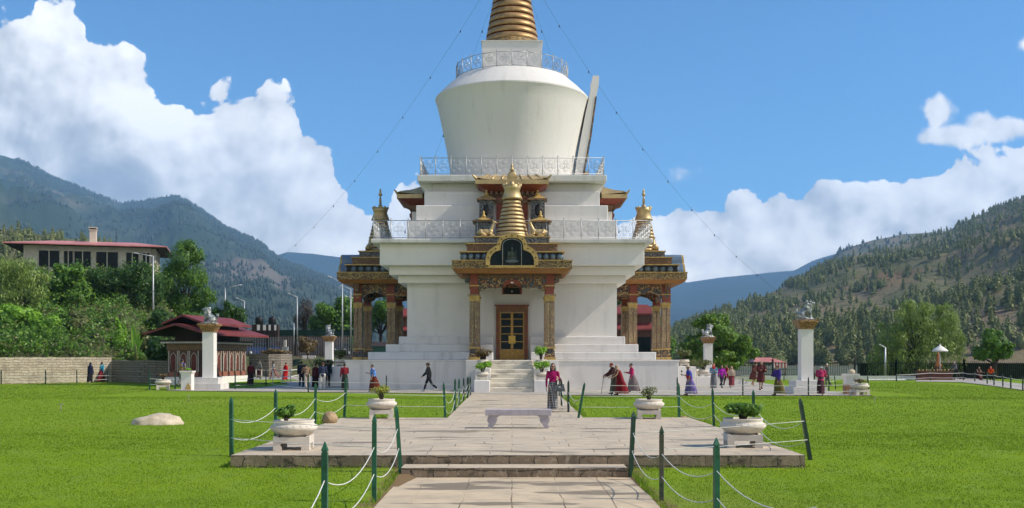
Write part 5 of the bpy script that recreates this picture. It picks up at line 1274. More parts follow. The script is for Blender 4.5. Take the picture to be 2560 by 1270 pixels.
lamp('lamp post behind the lion statue, arm to the right', 563, 800, 720, 604, 712, 116); lamp('lamp post above the pavilion roof, arm to the left', 611, 815, 752, 590, 745, 122)
lamp('lamp post beside the bare tree, arm to the left', 743, 850, 742, 720, 733, 118); lamp('short white pole left of the bare tree lamp', 735, 850, 808, None, None, 114, .07)
lamp('lamp post nearest the left porch, arm to the left', 886, 878, 745, 862, 740, 104); lamp('lamp post second from the left porch, arm to the left', 877, 862, 722, 850, 714, 118); lamp('tall lamp post third from the left porch, arm to the left', 856, 862, 706, 820, 690, 112)
lamp('short white lamp post before the willow, arm to the left', 2213, 938, 868, 2198, 861, 92, .12)
# iron fences
M['iron'] = mat('black_iron', (.012, .013, .013), .5, .2, 5, 0); M['picket'] = mat('pale_picket', (.34, .34, .33), .5, .2, 5, 0)
def iron_fence(label, pts, z0, z1, step, post_every, mp='iron', pick=.017):
    root = empty('iron_fence', (pts[0][0], pts[0][1], z0)); tag(root, label, 'fence'); b = MB(); o = Vector((pts[0][0], pts[0][1], 0)); posts = []
    for p, q in zip(pts, pts[1:]):
        p, q = Vector((*p, 0)), Vector((*q, 0)); L = (q - p).length; n = int(L / step)
        for zz in (.18, z1 - z0 - .15): b.tube([p - o + Vector((0, 0, zz)), q - o + Vector((0, 0, zz))], .03, 4, 0, False)
        for i in range(n):
            c = p.lerp(q, (i + .5) / n) - o; b.tube([c + Vector((0, 0, .05)), c + Vector((0, 0, z1 - z0 - .02))], pick, 4, 1, False)
        m_ = max(1, int(L / post_every)); posts += [p.lerp(q, i / m_) - o for i in range(m_ + 1)]
    b.build('pickets', [M['iron'], M[mp]], root); pm = MB(); pm.box(-.07, .07, -.07, .07, -.3, z1 - z0 + .15); pm.fr((0, 0), (.09, .09), (.01, .01), z1 - z0 + .151, z1 - z0 + .3); f = None
    for c in posts:
        if f is None: f = pm.build('post', M['iron'], root, tuple(c))
        else: k = f.copy(); COL.objects.link(k); k.location = tuple(c)
iron_fence('black iron fence at the back right, from the stupa to the picture edge', [wp(1530, 95), wp(1830, 92), wp(2240, 91), wp(2410, 91), wp(2600, 88), wp(2900, 80)], -.05, 1.62, .16, 3.1)
iron_fence('iron fence with pale pickets on the plaza left of the stupa', [wp(600, 114), wp(740, 112.5), wp(905, 112)], 2.2, 4.35, .2, 3.3, 'picket', .035)
iron_fence('dark iron fence on the bank below the dark tree', [wp(195, 92), wp(300, 91)], 4.0, 5.6, .18, 2.2, 'picket', .02)
iron_fence('pale picket fence at the far left edge of the bank', [wp(-40, 90), wp(46, 91)], 4.6, 6.0, .22, 2.2, 'picket', .05)
# dark ground cover beyond the right fence
wall('hedge', 'dark hedge behind the iron fence at the far right', dense([wp(2150, 97.5), wp(2420, 96), wp(2640, 93)], 12), -.2, 1.45, 1.2, leafy := mat('hedge_leaf', (.012, .02, .008), .9, .5, 3, .8, 9), None, 'hedge')
b = MB(); P0, P1 = wp(1835, 90.5), wp(2330, 89.6); b.add([(P0[0], P0[1], -.1), (P1[0], P1[1], -.1), (P1[0], P1[1] + .5, -.1), (P0[0], P0[1] + .5, -.1), (P0[0], P0[1], .33), (P1[0], P1[1], .33), (P1[0], P1[1] + .5, .33), (P0[0], P0[1] + .5, .33)], [(0, 1, 5, 4), (4, 5, 6, 7), (2, 3, 7, 6), (1, 2, 6, 5), (3, 0, 4, 7)]); tag(b.build('kerb_wall', M['white_old']), 'low whitewashed kerb wall at the back of the right lawn', 'kerb wall')
for i in range(26):
    u = 2172 + i * 3.6 + rnd.uniform(-1, 1); p = W(u, 951 + rnd.uniform(-1.5, 1.5), 86.5); p.z = .05; o = rock('white_stone', 'small white painted stone edging the lawn below the kerb wall', p, (.12, .1, .09), M['white_clean'], i * 1.7, .3, 'stone', 1); o['group'] = 'white stones edging the right lawn'
# things on the plaza at the left
wall('hoarding', 'long brown hoarding topped with dark green netting behind the lamp posts', [wp(590, 134), wp(905, 132)], 2.1, 4.9, .15, mat('brown_hoarding', (.14, .07, .045), .8, .25, .5, .1), None, 'hoarding')
wall('netting', 'strip of dark green netting along the top of the hoarding', [wp(620, 133.7), wp(905, 131.7)], 4.92, 5.7, .1, mat('green_netting', (.02, .05, .03), .9, .3, 2, .2), None, 'netting')
for i, (u, l) in enumerate(((648, 'left black water tank on its dark stand'), (681, 'right black water tank on its dark stand'))):
    root = empty('water_tank', W(u, 830, 128)); tag(root, l, 'water tank', 'black water tanks'); b = MB(); b.lathe([(.46, 1.0), (.5, 1.05), (.5, 1.75), (.42, 1.88), (.16, 1.95), (.16, 2.03)], 16); b.build('tank', M['iron'], root); b = MB(); b.box(-.8, .8, -.5, .5, -1.2, .95); b.build('stand', M['eave'], root)
for i, (u, w) in enumerate(((646, 7), (661, 7), (674, 5), (688, 5))):
    p = W(u, 819, 126.5); b = MB(); b.box(-w * .025, w * .025, -.03, .03, -.35, .35, 0); b.box(-w * .025 - .03, w * .025 + .03, -.028, .031, -.38, -.351, 1); b.tube([(0, .1, -1.9), (0, .1, .2)], .03, 5, 1); o = b.build('notice_board', [M['white_clean'], M['eave']], None, p); tag(o, ('white notice board leftmost below the water tanks', 'white notice board second below the water tanks', 'small white notice board third below the water tanks', 'small white notice board rightmost below the water tanks')[i], 'notice board')
p = W(713, 882, 111); b = MB(); b.box(-.32, .32, -.25, .25, 0, .95, 0); b.fr((0, 0), (.36, .3), (.36, .3), .951, 1.0, 0); b.box(-.12, .12, -.15, .15, 1.001, 1.75, 1); tag(b.build('electric_cabinet', [M['pole'], M['house_wall']], None, (p.x, p.y, 2.2)), 'grey metal cabinet on the plaza above the rubble wall', 'cabinet')
root = empty('garden_steps', (*wp(748, 108.5), 0)); tag(root, 'pale steps with a dark handrail climbing to the plaza', 'steps')
b = MB()
for i in range(8): b.box(-.1 + i * -.0, 1.3, i * .3, 2.6, -.1 + i * .28 - .002 * i, .28 + i * .28)
b.build('flight', M['white_old'], root); b = MB(); b.tube([(1.45, -.2, .9), (1.45, 2.4, 3.2)], .035, 6); b.tube([(1.45, -.2, 0), (1.45, -.2, .9)], .03, 6); b.tube([(1.45, 2.4, 2.2), (1.45, 2.4, 3.2)], .03, 6); b.build('handrail', M['iron'], root)
def car(label, loc, rz, paint):
    root = empty('parked_car', loc, rz); tag(root, label, 'car'); b = MB()
    side = [(-2.0, .35), (-2.05, .75), (-1.95, .95), (-1.2, 1.02), (-.65, 1.5), (1.1, 1.55), (1.75, 1.05), (2.05, .98), (2.08, .4), (1.95, .3), (-1.9, .3)]
    b.prism(side, -.82, .82, 0); o = b.build('body', mat('car_paint', paint, .25, .1, 2, 0, spec=.6), root, fixn=True); bv = o.modifiers.new('b', 'BEVEL'); bv.width = .06; bv.segments = 2
    b = MB(); b.prism([(-1.12, 1.05), (-.66, 1.44), (1.05, 1.48), (1.55, 1.07)], -.835, .835, 0); b.prism([(-1.19, 1.04), (-.70, 1.47), (-.72, 1.47), (-1.215, 1.04)], -.7, .7); b.build('window', M['glass_dark'], root, fixn=True)
    for x in (-1.3, 1.3):
        for s in (-1, 1):
            b = MB(); b.lathe([(.1, -.1), (.33, -.1), (.35, -.06), (.35, .06), (.33, .1), (.1, .1)], 18, mi=0); b.lathe([(.0, .101), (.2, .105), (.2, -.105), (.0, -.101)], 12, mi=1); w_ = b.build('wheel', [M['iron'], M['pole']], root, (x, s * .76, .34)); w_.rotation_euler = (R(90), 0, 0)
    for s in (-1, 1): b = MB(); b.ell((-2.03, s * .58, .74), (.05, .17, .09), 10, 6); b.build('headlight', M['white_clean'], root)
car('dark car with its front to the viewer behind the iron fence', (*wp(868, 119), 2.2), R(75), (.012, .013, .015)); car('blue car behind the pavilion roof edge', (*wp(655, 118), 2.2), R(12), (.02, .05, .20))
# buildings seen past the stupa
def back_house(label, u, d, w, dp, z0, h, roofm, tiers=2):
    root = empty('building', (*wp(u, d), z0)); tag(root, label, 'building'); b = MB(); b.box(-w + .8, w - .8, -dp + .8, dp - .8, -.5, h + 1.6); b.build('wall', M['pav_wood'], root)
    for k in range(tiers):
        s = 1 - .12 * k; b = MB(); z = h + 1.6 * k; b.fr((0, 0), (w * s, dp * s), (w * s * .55, dp * s * .55), z, z + .95, 0); b.box(-w * s - .03, w * s + .03, -dp * s - .03, dp * s + .03, z - .15, z - .001, 0); b.build('roof', M['roof_crimson'], root)
    for k in range(5): b = MB(); x = -w + 1.6 + (2 * w - 3.2) * k / 4; b.box(x - .4, x + .4, -dp + .72, -dp + .79, h * .3, h * .8); b.build('window', M['glass_dark'], root)
back_house('dark building with stacked crimson roofs seen through the right porch', 1580, 105, 2.9, 2.6, .8, 4.15, M['roof_crimson'])
back_house('red building glimpsed behind the left edge of the stupa body', 1030, 118, 2.2, 3.0, 1.2, 4.0, M['roof_crimson'])
root = empty('green_shed', (*wp(955, 108), 0)); tag(root, 'dark green shed behind the left porch', 'shed'); b = MB(); b.box(-1.9, 1.9, -1.5, 1.5, 0, 3.2); b.build('wall', mat('green_sheet', (.015, .075, .045), .6, .2, 2, .1), root); b = MB(); b.fr((0, 0), (2.1, 1.7), (2.1, .05), 3.201, 3.7); b.build('roof', M['eave'], root)
st_ = empty('market_stall', (*wp(1922, 104), -.05)); tag(st_, 'open stall with a red gable roof and striped valance beyond the iron fence', 'stall')
b = MB(); V = [(-1.9, -1.2, 1.6), (1.6, -1.2, 1.55), (1.6, 1.2, 1.55), (-1.9, 1.2, 1.6), (-1.4, 0, 2.05), (.2, 0, 2.05)]; b.add(V, [(0, 1, 5, 4), (1, 2, 5), (2, 3, 4, 5), (3, 0, 4)]); b.build('roof', M['roof_red'], st_)
m, t, bs, co, out = new_mat('striped_cloth'); x, y, z = t.sep(co); t.link(t.mixc(t.math('GREATER_THAN', t.math('FRACT', t.math('MULTIPLY', x, 3.2)), .5), (.50, .06, .06), (.75, .68, .66)), bs.inputs['Base Color'])
b = MB(); b.box(.1, 1.6, -1.23, -1.205, 1.0, 1.53); b.build('valance', m, st_)
for x in (-1.7, 1.4): b = MB(); b.tube([(x, -1.1, 0), (x, -1.1, 1.55)], .05, 6); b.build('post', M['pav_wood'], st_)
# offering corner under the white parasol at the far right
ps = empty('parasol', (*wp(2350, 89), 0)); tag(ps, 'white domed parasol on a pole behind the right lawn', 'parasol'); b = MB(); b.lathe([(.66, 2.52), (.68, 2.58), (.61, 2.66), (.42, 2.83), (.20, 2.97), (.10, 3.06), (.05, 3.1), (.06, 3.16), (.01, 3.22)], 24); b.build('canopy', M['white_clean'], ps); b = MB(); b.tube([(0, 0, 0), (0, 0, 2.9)], .045, 8); b.build('pole', M['pole'], ps)
b = MB(); b.fr((0, 0), (.34, .3), (.3, .26), 0, 1.15, 0); b.lathe([(.28, 1.15), (.30, 1.3), (.16, 1.55), (.20, 1.75), (.16, 2.0), (.09, 2.2), (.11, 2.32), (.02, 2.45)], 14, mi=1); tag(b.build('incense_burner', [M['pav_wood'], mat('copper_orange', (.42, .15, .04), .5, .3, 4, .2)], None, (*wp(2345, 90.2), 0)), 'orange copper burner on a brown block under the white parasol', 'incense burner')
b = MB(); b.box(-1.5, 1.5, -.3, .3, -.1, .72, 0); b.box(-1.58, 1.58, -.36, .36, .721, .80, 1)
for i in range(9): b.lathe([(.06, .80), (.08, .88), (.03, .95)], 8, (-1.3 + i * .32, 0, 0), 2)
tag(b.build('offering_table', [mat('dull_red_brown', (.11, .035, .022), .7, .3, 4, .2), M['pav_wood'], M['gold_paint']], None, (*wp(2335, 88), 0)), 'low red and brown offering table below the parasol', 'table')

# ================================================================ lion pillars and boxes
m, t, bs, co, out = new_mat('lion_enamel')
n = t.noise(co, 5, 5, .65); c = t.ramp(n, [(.40, (.06, .075, .08)), (.50, (.27, .29, .29)), (.64, (.62, .62, .59))]); t.link(c, bs.inputs['Base Color']); bs.inputs['Roughness'].default_value = .35
bumped(t, bs, t.noise(co, 14, 4, .6), .4, .03); M['lion'] = m
def lion_mesh():
    b = MB()
    b.cap((-.22, 0, .27), (.12, 0, .54), .20, .19); b.ell((.10, 0, .50), (.18, .17, .22))
    for s in (-1, 1):
        b.ell((-.20, s * .15, .20), (.20, .10, .18)); b.cap((-.14, s * .17, .09), (.08, s * .18, .06), .07, .055); b.cap((.17, s * .11, .50), (.25, s * .12, .08), .075, .055); b.cap((.24, s * .12, .06), (.34, s * .12, .05), .06, .05)
        b.ell((.19, s * .10, .93), (.035, .03, .05)); b.ell((.30, s * .06, .885), (.04, .035, .03))
    b.ell((.17, 0, .70), (.17, .17, .19)); b.ell((.23, 0, .83), (.14, .125, .12)); b.cap((.28, 0, .82), (.40, 0, .84), .085, .065); b.cap((.28, 0, .74), (.38, 0, .725), .055, .035)
    for i in range(16):
        a = i * 2.4; h = .56 + .36 * i / 15; b.ell((.08 + .10 * math.cos(a) * .6 - .02, .155 * math.sin(a), h), (.07, .06, .065), 8, 6)
    b.cap((-.36, 0, .16), (-.46, 0, .34), .045, .05); b.ell((-.47, 0, .44), (.08, .06, .12)); b.ell((-.53, 0, .52), (.05, .045, .07)); b.ell((-.42, 0, .53), (.045, .04, .06))
    b.fr((0, 0), (.46, .25), (.44, .24), 0, .05)
    return remeshed(b, .017, M['lion'], 'lion_statue', 1)
lm = lion_mesh()
M['capital'] = ornament('capital_carving', [(.42, .24, .08), (.34, .18, .06)], 3.0, (.16, .085, .035))
def pillar(label, llabel, u, d, s, face, h=3.0):
    x = (u - 1280) * d / F; root = empty('lion_pillar', (x, d, 0)); tag(root, label, 'pillar', 'white pillars carrying lion statues')
    b = MB(); b.box(-.95 * s, .95 * s, -.95 * s, .95 * s, -.3, .36); b.box(-.75 * s, .75 * s, -.75 * s, .75 * s, .361, .72); b.build('plinth', M['white_old'], root)
    b = MB(); b.box(-.345 * s, .345 * s, -.345 * s, .345 * s, .721, h + .55); b.build('shaft', M['white_clean'], root)
    z = h + .551; b = MB(); b.box(-.40 * s, .40 * s, -.40 * s, .40 * s, z, z + .12); b.fr((0, 0), (.42 * s, .42 * s), (.56 * s, .56 * s), z + .121, z + .38); b.box(-.60 * s, .60 * s, -.60 * s, .60 * s, z + .381, z + .52); b.build('capital', M['capital'], root)
    o = link('lion_statue', lm, None, (x, d, z + .52)); o.rotation_euler = (0, 0, face); o.scale = (1.08, 1.08, 1.06); tag(o, llabel, 'statue', 'lion statues on the white pillars')
pillar('tall white pillar left of the stupa, in front of the pavilion', 'grey white lion facing left on the tall left pillar', 524, 62.2, 1, R(172))
pillar('tall white pillar at the right end of the promenade', 'grey white lion facing right on the tall right pillar', 2014, 54.5, .95, R(-12), 2.95)
pillar('smaller distant white pillar behind the crowd on the left', 'grey lion facing left on the smaller left pillar', 823, 92, 1, R(150), 2.9)
pillar('smaller distant white pillar before the bright green tree', 'grey lion facing right on the smaller right pillar', 1770, 80, .92, R(20), 2.55)
r_ = empty('donation_box', G(469, 975, 0)); tag(r_, 'white donation box with a gold flame emblem left of the lion pillar', 'donation box')
b = MB(); b.box(-.31, .31, -.28, .28, -.1, .98); b.fr((0, 0), (.33, .30), (.38, .35), .981, 1.10); b.box(-.39, .39, -.36, .36, 1.101, 1.16); b.build('case', M['white_clean'], r_)
b = MB(); b.prism([(-.05, .04), (.28, .04), (.28, .14), (.22, .28), (.14, .46), (.06, .3), (-.02, .16)], -.31, -.281); b.build('emblem', M['gold_paint'], r_, fixn=True)
shrub('potted_shrub', 'small green plant on top of the donation box', G(469, 975, 0) + Vector((0, 0, 1.16)), .22, .2, 160, .09, 'bright', nb=4)
r_ = empty('incense_box', G(2131, 985, 0) + Vector((0, .2, 0))); tag(r_, 'pale stone incense block with a brown lower front, beside the far right planter', 'incense block')
b = MB(); b.box(-.36, .30, -.28, .28, -.1, .52, 1); b.box(-.34, .28, -.26, .28, .521, .98, 0); b.box(-.42, .36, -.32, .32, .981, 1.08, 0); b.build('case', [M['white_old'], mat('sooty_stone', (.30, .17, .10), .9, .3, 4, .3)], r_)
p = G(2131, 985, 0); rock('rock', 'grey rock lying on top of the stone incense block', p + Vector((.02, .2, 1.19)), (.2, .17, .13), M['rock1'], 5.5, .25)
b = MB(); b.cap((0, 0, .12), (.1, 0, .34), .24, .13); tag(link('bag', remeshed(b, .03, M['iron'], 'bag'), None, (-1.78, D0 - 10.1, ZP)), 'black bag lying at the foot of the left front porch column', 'bag')

# strings of lamps from the spire
def light_string(label, a, e, sag, nb, group='strings of small bulbs hung from the spire'):
    a, e = Vector(a), Vector(e); pts = []
    for i in range(33):
        t_ = i / 32; p = a.lerp(e, t_); p.z -= 4 * sag * t_ * (1 - t_); pts.append(p)
    root = empty('light_string', a); tag(root, label, 'string of lights', group)
    b = MB(); b.tube([p - a for p in pts], .0065, 4); b.build('cable', M['iron'], root); f = None
    for i in range(nb):
        t_ = (i + .5) / nb; p = a.lerp(e, t_); p.z -= 4 * sag * t_ * (1 - t_); p = p - a
        if f is None: bb = MB(); bb.ell((0, 0, -.11), (.042, .042, .085), 8, 6); bb.tube([(0, 0, 0), (0, 0, -.06)], .03, 5); f = bb.build('bulb', M['iron'], root, tuple(p))
        else: c = f.copy(); COL.objects.link(c); c.location = p
TOP = (0, D0, 31.0)
light_string('long string of bulbs sagging from the spire to the lamp post on the left', TOP, W(604, 712, 116), 3.4, 12)
light_string('long string of bulbs sagging from the spire past the right lion pillar', TOP, W(2012, 772, 95), 3.4, 12)
light_string('steep string of bulbs from the spire to the left terrace corner', TOP, (-8.5, D0 + 2.5, 9.6), .5, 6); light_string('steep string of bulbs from the spire to the right terrace corner', TOP, (8.5, D0 + 2.5, 9.6), .5, 6)
p = W(2012, 772, 95); b = MB(); b.tube([(0, 0, 0), (0, 0, p.z)], .05, 6); tag(b.build('wire_pole', M['pole'], None, (p.x, p.y, 0)), 'thin pole behind the right lion pillar holding the end of a bulb string', 'pole')

# ================================================================ people
m, t, bs, co, out = new_mat('skin'); t.link(t.ramp(t.noise(co, 6, 3, .5), [(.3, (.33, .175, .105)), (.7, (.42, .235, .15))]), bs.inputs['Base Color']); bs.inputs['Roughness'].default_value = .5; bs.inputs['Subsurface Weight'].default_value = .06; M['skin'] = m
M['hair'] = mat('black_hair', (.012, .010, .009), .45, .3, 20, .3, 90); M['greyhair'] = mat('grey_hair', (.42, .40, .37), .6, .2, 20, .3, 90); M['eye'] = mat('eye_dark', (.01, .008, .007), .2, 0, 2, 0); M['lip'] = mat('lips', (.28, .07, .06), .45, .1, 4, 0)
CL = {}
def cloth(col, var=.25):
    k = tuple(col)
    if k not in CL: CL[k] = mat('cloth', col, .85, var, 5, .35, 26, spec=.15)
    return CL[k]
def patterned(name, c1, c2, sc, c3=None):
    m, t, bs, co, out = new_mat(name); d = t.voro(t.vmath('MULTIPLY', co, (1, 1, 1)), sc, 'F1', 0, 'Color'); r = t.sep(d)[0]
    t.link(t.ramp(r, [(0, c1), (.45, c2), (.8, c3 or c1)], 'CONSTANT'), bs.inputs['Base Color']); bs.inputs['Roughness'].default_value = .85; return m
def plaid(name, c1, c2, sc, w=.24):
    m, t, bs, co, out = new_mat(name); x, y, z = t.sep(co); f = lambda s: t.math('LESS_THAN', t.math('FRACT', t.math('MULTIPLY', s, sc)), w)
    t.link(t.mixc(t.math('MAXIMUM', f(t.math('ADD', x, t.math('MULTIPLY', y, .6))), f(z)), c1, c2), bs.inputs['Base Color']); bs.inputs['Roughness'].default_value = .85; return m
POSE = dict(walk=dict(st=22, lean=3, arms=((-20, 14), (22, 22))), walk2=dict(st=-20, lean=4, arms=((22, 22), (-18, 14))), stand=dict(st=5, lean=1, arms=((4, 14), (2, 16))), beads=dict(st=13, lean=6, arms=((12, 88), (-4, 25))),
            stoop=dict(st=14, lean=17, arms=((30, 24), (22, 30))), bend=dict(st=12, lean=22, arms=((20, 55), (25, 45))), lady=dict(st=13, lean=2, arms=((2, 8), (8, 98))), clasp=dict(st=6, lean=3, arms=((16, 85), (16, 85))), sit=dict(st=0, lean=14, arms=((25, 60), (25, 60)), sit=True))
SK = {}
def skeleton(pn):
    if pn in SK: return SK[pn]
    P = POSE[pn]; st, le = R(P['st']), R(P['lean']); J = {}; hz_ = .92; legs = []
    for i, s in enumerate((-1, 1)):                   # s=-1: the figure's right side is at -x when it faces the viewer
        a = st * (1 if s < 0 else -1); kb = R(26) if a < 0 else R(6)
        if P.get('sit'): a, kb = R(82), R(85)
        hip = Vector((s * .09, 0, hz_)); kn = hip + Vector((s * .01, -math.sin(a), -math.cos(a))) * .43; sa = a - kb; an = kn + Vector((0, -math.sin(sa), -math.cos(sa))) * .41
        legs.append([hip, kn, an])
    low = min(l[2].z for l in legs) - .075
    up = lambda h, x=0, y=0: Vector((x, y * math.cos(le) - h * math.sin(le), hz_ + h * math.cos(le) + y * math.sin(le)))
    J['legs'] = legs; J['waist'] = up(.13); J['chest'] = up(.36); J['neck'] = up(.52); J['up'] = up; J['arms'] = []
    J['head'] = up(.665, 0, -.02) if P['lean'] < 20 else up(.645, 0, -.06); J['le'] = le
    for s, (sw, el) in zip((-1, 1), P['arms']):
        sh = up(.475, s * .178); a = R(sw) + le * .3; d = Vector((s * .16, -math.sin(a), -math.cos(a))).normalized(); e = sh + d * .28; a2 = a + R(el); inw = -s * .28 if el > 60 else s * .04
        d2 = Vector((inw, -math.sin(a2), -math.cos(a2))).normalized(); w = e + d2 * .245; J['arms'].append((sh, e, w, d2))
    for l in legs:
        for p in l: p.z -= low
    dz = Vector((0, 0, -low)); J['dz'] = dz
    for k in ('waist', 'chest', 'neck', 'head'): J[k] = J[k] + dz
    J['arms'] = [(a + dz, b_ + dz, c + dz, d) for a, b_, c, d in J['arms']]; J['hipz'] = hz_ - low; J['upz'] = lambda h, x=0, y=0: up(h, x, y) + dz
    SK[pn] = J; return J
MC = {}
def cached(key, fn):
    if key not in MC: MC[key] = fn()
    return MC[key]
def body_mesh(pn, vox):
    J = skeleton(pn); b = MB(); u = J['upz']
    b.ell(u(.02), (.145, .10, .12)); b.ell(u(.16), (.125, .09, .15)); b.ell(u(.35), (.15, .10, .17)); b.cap(u(.46, -.15), u(.46, .15), .055, .055); b.cap(u(.48), u(.60, 0, -.01), .052, .047)
    h = J['head']; b.ell(h + Vector((0, 0, .02)), (.074, .092, .10), 16, 12); b.ell(h + Vector((0, -.025, -.055)), (.054, .062, .062)); b.cap(h + Vector((0, -.085, .012)), h + Vector((0, -.108, -.022)), .011, .017); b.ell(h + Vector((0, -.078, -.095)), (.024, .02, .018)); b.ell(h + Vector((0, -.083, .035)), (.05, .016, .012))
    for s in (-1, 1): b.ell(h + Vector((s * .076, .008, -.005)), (.012, .022, .032), 8, 6); b.ell(h + Vector((s * .04, -.068, -.03)), (.022, .02, .02))
    for l in J['legs']:
        b.cap(l[0], l[1], .082, .056); b.cap(l[1], l[2], .056, .037); b.ell(l[1].lerp(l[2], .3) + Vector((0, .018, 0)), (.048, .05, .10)); b.cap(l[2] + Vector((0, .03, -.03)), l[2] + Vector((0, -.13, -.048)), .036, .027)
    for (sh, e, w, d), s in zip(J['arms'], (-1, 1)):
        b.cap(sh, e, .050, .038); b.cap(e, w, .038, .026)
        side = Vector((1, 0, 0)); side = (side - d * side.dot(d)).normalized(); fw = d.cross(side).normalized()
        if fw.y > 0: fw = -fw
        pc = w + d * .055; q = Matrix((fw, side, d)).transposed(); b.ell(pc, (.040, .016, .052), 10, 8, 0, q)
        for i in range(4):                            # fingers of unequal length, curled a little towards the palm
            o = (i - 1.5) * .0195; L = (.070, .080, .076, .058)[i]; r0 = pc + fw * o + d * .040; inn = -side * s
            k1 = r0 + d * L * .5 + inn * .006; k2 = k1 + (d * .75 + inn * .55).normalized() * L * .5; b.cap(r0, k1, .0095, .009, 6); b.cap(k1, k2, .009, .0075, 6)
        t0 = pc + fw * .032 - d * .018; t1 = t0 + (fw * .75 + d * .6).normalized() * .038; b.cap(t0, t1, .012, .0105, 6); b.cap(t1, t1 + (d * .9 + fw * .25).normalized() * .032, .0105, .009, 6)
    return remeshed(b, vox, M['skin'], 'person', 1)
def jacket_mesh(pn, k=1.0, long=0.0):
    J = skeleton(pn); b = MB(); u = J['upz']
    b.ell(u(.34), (.178 * k, .128 * k, .19)); b.ell(u(.16), (.160 * k, .122 * k, .17)); b.ell(u(.0 - long), (.172 * k, .128 * k, .14)); b.cap(u(.455, -.16), u(.455, .16), .074 * k, .074 * k); b.cap(u(.47), u(.535), .068, .062)
    ka = k * k * k
    for sh, e, w, d in J['arms']: b.cap(sh, e, .070 * ka, .058 * ka); b.cap(e, w - d * .02, .058 * ka, .046 * ka)
    return remeshed(b, .015, None, 'jacket', 2)
def trouser_mesh(pn):
    J = skeleton(pn); b = MB(); b.ell(J['upz'](.02), (.165, .122, .14))
    for l in J['legs']: b.cap(l[0], l[1], .10, .075); b.cap(l[1], l[2] + Vector((0, 0, .01)), .073, .058)
    return remeshed(b, .015, None, 'trousers', 2)
def rings_mesh(name, rows, n=30, folds=0.0, fk=9):
    b = MB(); V = []
    for i, (c, rx, ry) in enumerate(rows):
        f = folds * i / max(len(rows) - 1, 1)
        for k in range(n):
            a = 2 * math.pi * k / n; w = 1 + f * math.sin(fk * a + i * .35) + f * .5 * math.sin(4 * a + 1); V.append((c[0] + rx * w * math.cos(a), c[1] + ry * w * math.sin(a), c[2]))
    fs = [(i * n + k, i * n + (k + 1) % n, (i + 1) * n + (k + 1) % n, (i + 1) * n + k) for i in range(len(rows) - 1) for k in range(n)]
    b.add(V, [f[::-1] for f in fs], 0, True); b.add(V[:n], [tuple(range(n))], 0)
    b.add(V[-n:], [tuple(range(n))[::-1]], 0)
    me = bpy.data.meshes.new(name); me.from_pydata(b.v, [], b.f); me.polygons.foreach_set('use_smooth', b.s); me.materials.append(None); me.update(); return me
def skirt_mesh(pn, zend, fl=1.0):
    J = skeleton(pn); L = J['legs']; rows = []; z0 = J['hipz'] + .14; top = J['upz'](.14)
    ya, yb = L[0][2].y, L[1][2].y; sp = abs(ya - yb) * .5; cy = (ya + yb) * .5
    for i in range(12):
        t_ = i / 11; z = z0 + (zend - z0) * t_; c = (0, top.y * (1 - t_) ** 2 + cy * t_, z); rows.append((c, (.152 + .055 * min(t_ * 2.2, 1)) * fl, .118 + .06 * min(t_ * 2.2, 1) + sp * t_ * .8))
    return rings_mesh('skirt', rows, 36, .055)
def shawl_mesh(pn, low=.05):
    J = skeleton(pn); u = J['upz']; rows = [(u(.56), .075, .075), (u(.52), .12, .095), (u(.485), .20, .125), (u(.43), .232, .145), (u(.33), .245, .165), (u(.2), .25, .175), (u(.1), .255, .18), (u(low), .25, .18)]
    return rings_mesh('shawl', rows, 30, .05, 7)
def head_mesh(pn, kind):
    J = skeleton(pn); h = J['head']; b = MB(); V = Vector
    if kind in ('short', 'bald'): b.ell(h + V((0, .014, .034)), (.081, .094, .098), 14, 10)
    if kind == 'long': b.ell(h + V((0, .018, .034)), (.086, .098, .102), 14, 10); b.cap(h + V((0, .062, 0)), h + V((0, .075, -.22)), .075, .07); b.cap(h + V((-.068, .02, .0)), h + V((-.085, .0, -.20)), .03, .028); b.cap(h + V((.068, .02, .0)), h + V((.085, .0, -.20)), .03, .028)
    if kind == 'bun': b.ell(h + V((0, .016, .034)), (.083, .096, .099), 14, 10); b.ell(h + V((0, .11, .03)), (.04, .04, .04))
    if kind == 'cap': b.ell(h + V((0, .006, .05)), (.086, .10, .086), 14, 10); b.ell(h + V((0, -.10, .045)), (.062, .07, .012)); b.ell(h + V((0, .03, .01)), (.083, .085, .08))
    if kind == 'hat': b.ell(h + V((0, .0, .075)), (.088, .10, .075), 14, 10); b.ell(h + V((0, 0, .062)), (.185, .20, .016), 18, 8)
    if kind == 'hood': b.ell(h + V((0, .028, .02)), (.098, .105, .118), 14, 10); b.cap(h + V((0, .04, -.06)), h + V((0, .05, -.20)), .10, .13)
    if kind == 'beanie': b.ell(h + V((0, .008, .05)), (.086, .102, .088), 14, 10)
    return remeshed(b, .012, None, 'headwear', 1)
def eyes_mesh(pn):
    h = skeleton(pn)['head']; b = MB()
    for s in (-1, 1): b.ell(h + Vector((s * .030, -.083, .015)), (.013, .010, .007), 8, 6)
    b.ell(h + Vector((0, -.090, -.062)), (.022, .008, .006), 8, 6, 1); return b
def shoes_mesh(pn):
    b = MB()
    for l in skeleton(pn)['legs']: a = l[2]; b.cap(a + Vector((0, .035, -.035)), a + Vector((0, -.15, -.048)), .042, .034); b.ell(a + Vector((0, .02, -.0)), (.045, .05, .05))
    return remeshed(b, .014, None, 'shoes', 1)
def put(name, me, root, m, ms=None):
    o = link(name, me, root); o.material_slots[0].link = 'OBJECT'; o.material_slots[0].material = m; return o
